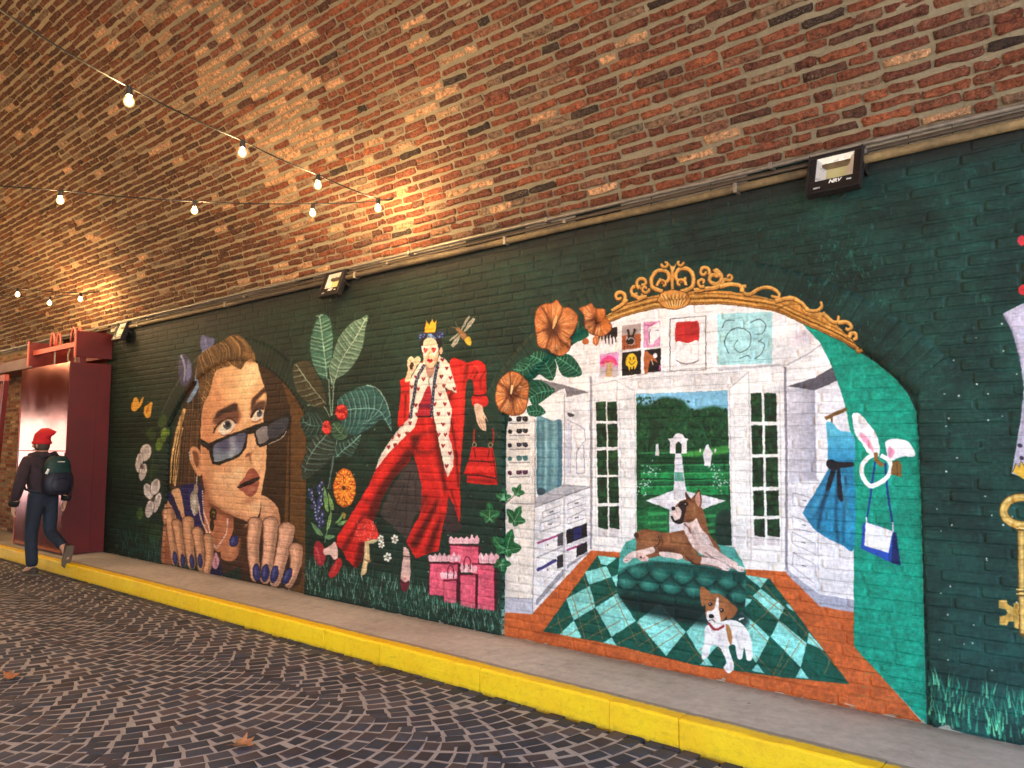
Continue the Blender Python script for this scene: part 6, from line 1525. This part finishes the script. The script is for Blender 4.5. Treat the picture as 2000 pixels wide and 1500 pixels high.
# bare brick wall beyond the gate, warm in the bulbs' light
rng = np.random.default_rng(21)
def far_wall():
    root = tag(empty('bare_brick_wall', (-15.5, DW, ZP)), 'bare brick wall in warm light beyond the red gate', 'wall')
    o0 = np.array([-15.5, DW, ZP]); Xc, Zc, Ls = [], [], []
    nc = 45; ch = (ZT - ZP) / nc
    for k in range(nc):
        x = -19.0 - (k % 2) * .13
        while x < -13.0:
            l = .262 * rng.uniform(.93, 1.05); Xc.append(x + l / 2); Zc.append(ZP + (k + .5) * ch); Ls.append(l - .014); x += l
    Xc, Zc, Ls = map(np.array, (Xc, Zc, Ls)); n = len(Xc)
    P = brick_local(Ls, np.full(n, ch - .014), rng, .004, .005, .04, rng.normal(0, .002, n))
    W = np.stack([Xc[:, None] + P[..., 0], DW - P[..., 2], Zc[:, None] + P[..., 1]], -1) - o0
    pal = s2l(np.array([(164, 92, 58), (190, 130, 88), (142, 74, 48), (206, 156, 112)])); col = pal[rng.integers(0, 4, n)] * rng.uniform(.8, 1.15, (n, 1))
    size = shown(np.stack([Xc, np.full(n, DW), Zc], -1), np.tile(np.array([[0, -1., 0]]), (n, 1)), Ls * .05)
    scatter_pieces(W, BQ, NB, col, VBRICK, root, 'brick', 'brick_courses', size, 60)
    meshobj('mortar_bed', np.array([(-19.2, DW + .003, ZP), (-13, DW + .003, ZP), (-13, DW + .003, VZ), (-19.2, DW + .003, VZ)]) - o0, [(0, 1, 2, 3)], BED, root)
far_wall()
def second_leaf():
    root = tag(empty('gate_frame', (-13.7, 4.0, ZP)), 'open red steel frame with brace at the left edge, beyond the gate', 'gate')
    def bx(lo, hi, name, m=RED, r=None): 
        b = MB(); b.box(lo, hi, .004); return b.build(name, m, root)
    bx((-1.9, -.03, 2.46), (-.02, .03, 2.56), 'top_rail', REDP); bx((-1.9, -.02, .02), (-.02, .02, .12), 'bottom_rail')
    bx((-1.9, -.025, .1), (-1.83, .025, 2.46), 'post')
    b = MB(); b.tube([(-.06, 0, 2.46), (-.42, 0, .12)], .045, 4); b.build('brace', RED, root)
    b = MB(); b.tube([(-.30, .02, 2.46), (-.62, .02, .12)], .018, 4); b.build('brace', REDP, root)
    bx((-1.0, -.03, .1), (-.50, .02, 1.30), 'kick_panel'); bx((-.62, -.05, .38), (-.52, -.031, .66), 'notice', WHITE)
second_leaf()
b = MB(); b.box((-19, 4.12, 2.78), (-13.05, DW - .004, 2.95), .006); tag(b.build('lintel_beam', RED), 'dark red steel beam running along the wall left of the gate', 'beam')

# ---------------------------------------------------------------- fallen leaves
LEAFM = simple('dry_leaf', (166, 108, 68), .7, 0, .35, 30, .001)
LEAFD = simple('brown_dry_leaf', (112, 70, 40), .7, 0, .35, 30, .001)
def dry_leaf(x, y, size, ang, label, m=LEAFM, lift=.02, seed=0):
    rr = random.Random(seed); pts = []
    prof = [(0, 1.0), (12, .74), (26, .80), (38, .96), (52, .70), (68, .66), (84, .9), (98, .66), (116, .58), (134, .7), (152, .44), (172, .25)]
    ring = [(a, r) for a, r in prof] + [(-a, r) for a, r in reversed(prof[1:])]
    v = [(0, 0, .3 * lift)]; f = []
    for lev in (.5, 1.):
        for a, r in ring:
            r2 = r * lev * size * rr.uniform(.92, 1.05) * .5; t = math.radians(a)
            X, Y = r2 * math.cos(t), r2 * math.sin(t)
            v.append((X, Y, .006 + lift * (abs(Y) / size * 2) ** 1.5 * 2 + lift * .8 * (X / size) ** 2 * 2 + rr.uniform(-.002, .002)))
    n = len(ring)
    for i in range(n):
        j = (i + 1) % n; f.append((0, 1 + i, 1 + j)); f.append((1 + i, 1 + n + i, 1 + n + j, 1 + j))
    root = tag(empty('fallen_leaf', (x, y, .004), (0, 0, ang)), label, 'leaf', 'dry leaves on the cobbles')
    b = MB().add(v, f); o = b.build('blade', m, root, smooth=True)
    b = MB(); b.tube([(-size * .08, 0, .008), (-size * .3, .004, .012), (-size * .55, .01, .006)], .0022, 5); b.build('stalk', LEAFD, root)
    return root
dry_leaf(-3.80, 2.27, .145, .6, 'curled orange-brown leaf on the cobbles at the bottom of the picture', seed=1, lift=.03)
dry_leaf(-6.07, 1.90, .165, 2.4, 'curled orange-brown leaf on the cobbles at the left edge', seed=2, lift=.035)
dry_leaf(-2.63, 2.66, .035, 1.1, 'tiny yellow leaf scrap by the bottom edge of the picture', seed=3, lift=.006)
# ---------------------------------------------------------------- the walker
SKIN = simple('skin', (196, 146, 118), .5, 0, .1, 30)
JACK = simple('plum_jacket', (52, 38, 44), .9, 0, .4, 8, .03)
JEAN = simple('dark_denim', (30, 38, 52), .85, 0, .45, 9, .02)
HATM = simple('red_knit', (190, 20, 30), .8, 0, .25, 60, .003)
SHOE = simple('brown_shoe', (62, 50, 42), .7, 0, .3, 30, .001)
SOLE = simple('rubber_sole', (104, 92, 78), .8, 0, .2, 30)
PKG = simple('teal_nylon', (12, 48, 46), .6, 0, .25, 20, .002)
PKD = simple('navy_nylon', (24, 26, 42), .6, 0, .25, 20, .002)
HAIR = simple('brown_hair', (66, 52, 44), .7, 0, .3, 80)
BLK = simple('black_cuff', (20, 18, 20), .85, 0, .2, 40)
def skinned(name, nodes, edges, m, parent, root, sub=2):
    """grow one continuous surface over a skeleton: nodes = {key: (pos, rx, ry)}"""
    keys = list(nodes); me = bpy.data.meshes.new(name)
    me.from_pydata([nodes[k][0] for k in keys], [(keys.index(a), keys.index(c)) for a, c in edges], []); me.update()
    o = bpy.data.objects.new(name, me); COL.objects.link(o)
    o.modifiers.new('skin', 'SKIN'); sm = o.modifiers.new('sub', 'SUBSURF'); sm.levels = sub; sm.render_levels = sub
    for i, k in enumerate(keys):
        sv = me.skin_vertices[0].data[i]; sv.radius = nodes[k][1:3]; sv.use_root = (k == root)
    dg = bpy.context.evaluated_depsgraph_get(); me2 = bpy.data.meshes.new_from_object(o.evaluated_get(dg))
    COL.objects.unlink(o); bpy.data.objects.remove(o)
    me2.polygons.foreach_set('use_smooth', np.ones(len(me2.polygons), bool)); me2.materials.clear(); me2.materials.append(m)
    q = bpy.data.objects.new(name, me2); COL.objects.link(q); q.parent = parent
    return q
def walker():
    # local axes: x forward, y left, z up; he walks away down the tunnel
    head = math.atan2(-.20, -.98)
    root = tag(empty('person', (-10.78, 3.60, 0), (0, 0, head)), 'person in red pointed hat, dark jacket and jeans walking away past the red gate', 'person')
    J = {'pel': ((-.02, 0, .97), .13, .11), 'sp': ((0, 0, 1.14), .135, .10), 'ch': ((.02, 0, 1.34), .155, .105), 'nk': ((.035, 0, 1.49), .06, .06), 'hd': ((.06, .01, 1.60), .082, .092), 'tp': ((.06, .01, 1.70), .07, .078),
         'sl': ((.02, .18, 1.42), .07, .065), 'el': ((-.02, .27, 1.14), .05, .05), 'wl': ((.08, .29, .88), .034, .034), 'sr': ((.02, -.18, 1.42), .07, .065), 'er': ((-.10, -.25, 1.16), .05, .05), 'wr': ((-.04, -.27, .92), .034, .034),
         'hl': ((-.02, .09, .92), .10, .10), 'kl': ((.05, .09, .50), .066, .066), 'al': ((.0, .08, .10), .044, .044), 'tl': ((.15, .09, .04), .036, .03),
         'hr': ((-.02, -.09, .92), .10, .10), 'kr': ((-.02, -.10, .52), .066, .066), 'ar': ((-.36, -.10, .33), .044, .044), 'tr': ((-.42, -.10, .19), .036, .03)}
    for s, w, sy in (('l', 'wl', 1), ('r', 'wr', -1)):       # palm, four fingers and a thumb
        x, y, z = J[w][0]
        J['p' + s] = ((x + .02, y, z - .07), .030, .020)
        for i in range(4):
            dx = -.022 + i * .015
            J[f'f{s}{i}'] = ((x + .025 + dx, y - sy * .004, z - .125 + abs(i - 1.5) * .004), .0095, .0095); J[f'g{s}{i}'] = ((x + .018 + dx, y - sy * .022, z - .165 + abs(i - 1.4) * .008), .008, .008)
        J['t' + s + 'a'] = ((x + .05, y - sy * .01, z - .07), .011, .011); J['t' + s + 'b'] = ((x + .062, y - sy * .02, z - .11), .009, .009)
    E_ = [('pel', 'sp'), ('sp', 'ch'), ('ch', 'nk'), ('nk', 'hd'), ('hd', 'tp'), ('ch', 'sl'), ('sl', 'el'), ('el', 'wl'), ('ch', 'sr'), ('sr', 'er'), ('er', 'wr'), ('pel', 'hl'), ('hl', 'kl'), ('kl', 'al'), ('al', 'tl'), ('pel', 'hr'), ('hr', 'kr'), ('kr', 'ar'), ('ar', 'tr')]
    for s, w in (('l', 'wl'), ('r', 'wr')):
        E_ += [(w, 'p' + s), ('p' + s, 't' + s + 'a'), ('t' + s + 'a', 't' + s + 'b')]
        for i in range(4): E_ += [('p' + s, f'f{s}{i}'), (f'f{s}{i}', f'g{s}{i}')]
    body = skinned('body', J, E_, SKIN, root, 'pel')
    # face turned a little to his left
    b = MB(); hx = Matrix.Rotation(math.radians(28), 3, 'Z')
    def H(p): q = hx @ Vector(p); return (q.x + .06, q.y + .01, q.z + 1.60)
    b.tube([H((.085, 0, .03)), H((.108, 0, -.012)), H((.09, 0, -.025))], [.010, .016, .010], 8); b.build('nose', SKIN, root, smooth=True)
    for s in (-1, 1):
        b = MB(); b.tube([H((.0, s * .082, .02)), H((-.004, s * .094, .0)), H((.004, s * .084, -.03))], [.012, .016, .009], 8); b.build('ear', SKIN, root, smooth=True)
        b = MB(); b.lathe([(.0005, .009), (.008, .005), (.011, 0), (.008, -.005), (.0005, -.009)], 8, H((.082, s * .032, .018))); b.build('eye', WHITE, root, smooth=True)
    b = MB(); b.tube([H((.088, -.022, -.052)), H((.096, 0, -.054)), H((.088, .022, -.052))], .006, 6); b.build('mouth', simple('lips', (150, 86, 76), .5), root, smooth=True)
    b = MB(); b.lathe([(.086, .06), (.090, .02), (.085, -.03), (.074, -.055), (.06, -.06)], 14, (.045, .01, 1.60)); b.build('hair', HAIR, root, smooth=True)
    # trousers
    T = {'pel': ((-.02, 0, .99), 0.153, 0.135), 'wst': ((-.01, 0, 1.08), 0.149, 0.116), 'hl': ((-.02, .09, .90), 0.107, 0.107), 'kl': ((.05, .09, .50), 0.079, 0.079), 'ml': ((.03, .085, .3), 0.073, 0.073), 'al': ((.0, .08, .09), 0.069, 0.073),
         'hr': ((-.02, -.09, .90), 0.107, 0.107), 'kr': ((-.02, -.10, .52), 0.079, 0.079), 'mr': ((-.19, -.10, .43), 0.073, 0.073), 'ar': ((-.335, -.10, .345), 0.065, 0.065)}
    skinned('jeans', T, [('pel', 'wst'), ('pel', 'hl'), ('hl', 'kl'), ('kl', 'ml'), ('ml', 'al'), ('pel', 'hr'), ('hr', 'kr'), ('kr', 'mr'), ('mr', 'ar')], JEAN, root, 'pel')
    K = {'hem': ((-.02, 0, .93), 0.189, 0.152), 'sp': ((0, 0, 1.12), 0.184, 0.143), 'ch': ((.02, 0, 1.33), 0.194, 0.138), 'co': ((.03, 0, 1.475), 0.090, 0.083), 'cn': ((.038, 0, 1.525), 0.079, 0.075),
         'sl': ((.02, .205, 1.40), 0.088, 0.085), 'el': ((-.02, .29, 1.14), 0.070, 0.072), 'wl': ((.075, .295, .91), 0.056, 0.057), 'sr': ((.02, -.205, 1.40), 0.088, 0.085), 'er': ((-.10, -.27, 1.16), 0.070, 0.072), 'wr': ((-.045, -.275, .95), 0.056, 0.057)}
    jk = skinned('jacket', K, [('hem', 'sp'), ('sp', 'ch'), ('ch', 'co'), ('co', 'cn'), ('ch', 'sl'), ('sl', 'el'), ('el', 'wl'), ('ch', 'sr'), ('sr', 'er'), ('er', 'wr')], JACK, root, 'ch')
    for p, q in (((.07, .295, .925), (.09, .296, .865)), ((-.046, -.275, .965), (-.035, -.275, .905))):
        b = MB(); b.tube([p, q], [.064, .056], 10); b.build('cuff', BLK, jk, smooth=True)
    b = MB(); b.tube([(-.06, -.09, 1.50), (-.085, 0, 1.47), (-.05, .10, 1.49), (.0, .17, 1.46), (.06, .22, 1.43)], [.03, .04, .035, .03, .012], 6); b.build('collar', JACK, jk, smooth=True)
    # hat with its point falling back
    b = MB(); v = []; f = []; n = 14
    rings = [((.055, .01, 1.625), .106, .098), ((.05, .01, 1.665), .108, .10), ((.04, .01, 1.715), .10, .092), ((.005, .0, 1.755), .085, .075), ((-.05, -.012, 1.765), .062, .052), ((-.11, -.025, 1.765), .036, .03), ((-.165, -.035, 1.772), .006, .006)]
    for k, (c, rx, ry) in enumerate(rings):
        tilt = min(1., k / 4) * 1.15
        for j in range(n):
            t = 2 * math.pi * j / n; a, c2 = rx * math.cos(t), ry * math.sin(t)
            v.append((c[0] + a * math.cos(tilt), c[1] + c2, c[2] + a * math.sin(tilt)))
    for k in range(len(rings) - 1):
        for j in range(n): f.append((k * n + j, k * n + (j + 1) % n, (k + 1) * n + (j + 1) % n, (k + 1) * n + j))
    f.append(tuple(range((len(rings) - 1) * n, len(rings) * n)))
    hat = b.add(v, f).build('hat', HATM, root, smooth=True)
    b = MB(); b.lathe([(.104, .612 - .62), (.111, .62 - .62), (.112, .645 - .62), (.104, .65 - .62)], 18, (.055, .01, 1.625)); b.build('hat_band', HATM, hat, smooth=True)
    # shoes
    for foot, m4 in (('left', Matrix.Translation((.0, .08, .0))), ('right', Matrix.Translation((-.37, -.10, .315)) @ Matrix.Rotation(math.radians(70), 4, 'Y') @ Matrix.Translation((0, 0, -.09)))):
        prof = [(-.085, .030, .10), (-.07, .042, .105), (-.02, .044, .10), (.05, .048, .075), (.12, .050, .058), (.17, .040, .048), (.195, .012, .036)]
        v = []; f = []; n = 10
        for x, hw, h in prof:
            for j in range(n):
                t = math.pi * j / (n - 1); v.append(tuple(m4 @ Vector((x, hw * math.cos(t), .018 + (h - .018) * math.sin(t) ** .8))))
        for k in range(len(prof) - 1):
            for j in range(n - 1): f.append((k * n + j, k * n + j + 1, (k + 1) * n + j + 1, (k + 1) * n + j))
        f += [tuple(range(n)), tuple(range(len(v) - n, len(v)))]
        so = MB().add(v, f).build('shoe', SHOE, root, smooth=True)
        v = []; f = []
        for z in (0.0, .022):
            for x, hw, h in prof: v += [tuple(m4 @ Vector((x * 1.02, (hw + .004), z))), tuple(m4 @ Vector((x * 1.02, -(hw + .004), z)))]
        k = len(prof) * 2
        for l in (0, k):
            for i in range(len(prof) - 1): f.append((l + 2 * i, l + 2 * i + 1, l + 2 * i + 3, l + 2 * i + 2))
        for i in range(len(prof) - 1): f += [(2 * i, 2 * i + 2, k + 2 * i + 2, k + 2 * i), (2 * i + 1, k + 2 * i + 1, k + 2 * i + 3, 2 * i + 3)]
        f += [(0, k, k + 1, 1), (k - 2, k - 1, 2 * k - 1, 2 * k - 2)]
        MB().add(v, f).build('sole', SOLE, so)
    # backpack, a thing of its own carried on his back
    bp = tag(empty('backpack', root.location, (0, 0, head)), 'teal and navy backpack on the back of the walker in the red hat', 'backpack')
    def pod(name, cx, cy, z0, z1, w0, d0, m, yo=-.0):
        v = []; f = []; n = 18; L_ = 9
        for i in range(L_):
            t = i / (L_ - 1); z = z0 + (z1 - z0) * t; k = math.sin(math.pi * min(1, .12 + .83 * t)) ** .35 if 0 < t < 1 else .55
            for j in range(n):
                a = 2 * math.pi * j / n; ca, sa = math.cos(a), math.sin(a)
                v.append((cx + d0 * k * math.copysign(abs(ca) ** .7, ca), cy + yo + w0 * k * math.copysign(abs(sa) ** .6, sa), z))
        for i in range(L_ - 1):
            for j in range(n): f.append((i * n + j, i * n + (j + 1) % n, (i + 1) * n + (j + 1) % n, (i + 1) * n + j))
        f += [tuple(range(n)), tuple(range((L_ - 1) * n, L_ * n))]
        return MB().add(v, f).build(name, m, bp, smooth=True)
    pod('lower_pack', -.215, -.045, .985, 1.30, .170, .095, PKD); pod('upper_pack', -.20, -.05, 1.17, 1.47, .158, .088, PKG); pod('front_pocket', -.275, -.05, 1.02, 1.20, .12, .05, PKD)
    for s in (-1, 1):
        b = MB(); b.tube([(-.12, s * .09 - .03, 1.44), (-.03, s * .12, 1.515), (.10, s * .13, 1.49), (.185, s * .13, 1.36), (.15, s * .17, 1.18), (.0, s * .21, 1.06), (-.13, s * .13 - .03, 1.02)], .016, 6); b.build('strap', PKD, bp, smooth=True)
    b = MB(); b.tube([(-.17, -.09, 1.46), (-.18, -.05, 1.50), (-.17, -.01, 1.46)], .009, 6); b.build('grab_loop', PKD, bp)
    b = MB(); b.box((-.300, -.08, 1.395), (-.285, .0, 1.402)); b.build('zip', WHITE, bp)
    b = MB(); b.tube([(-.26, .09, 1.31), (-.255, .115, 1.25)], [.014, .018], 8); b.build('tag', WHITE, bp, smooth=True)
walker()
print('objects', len(bpy.data.objects))
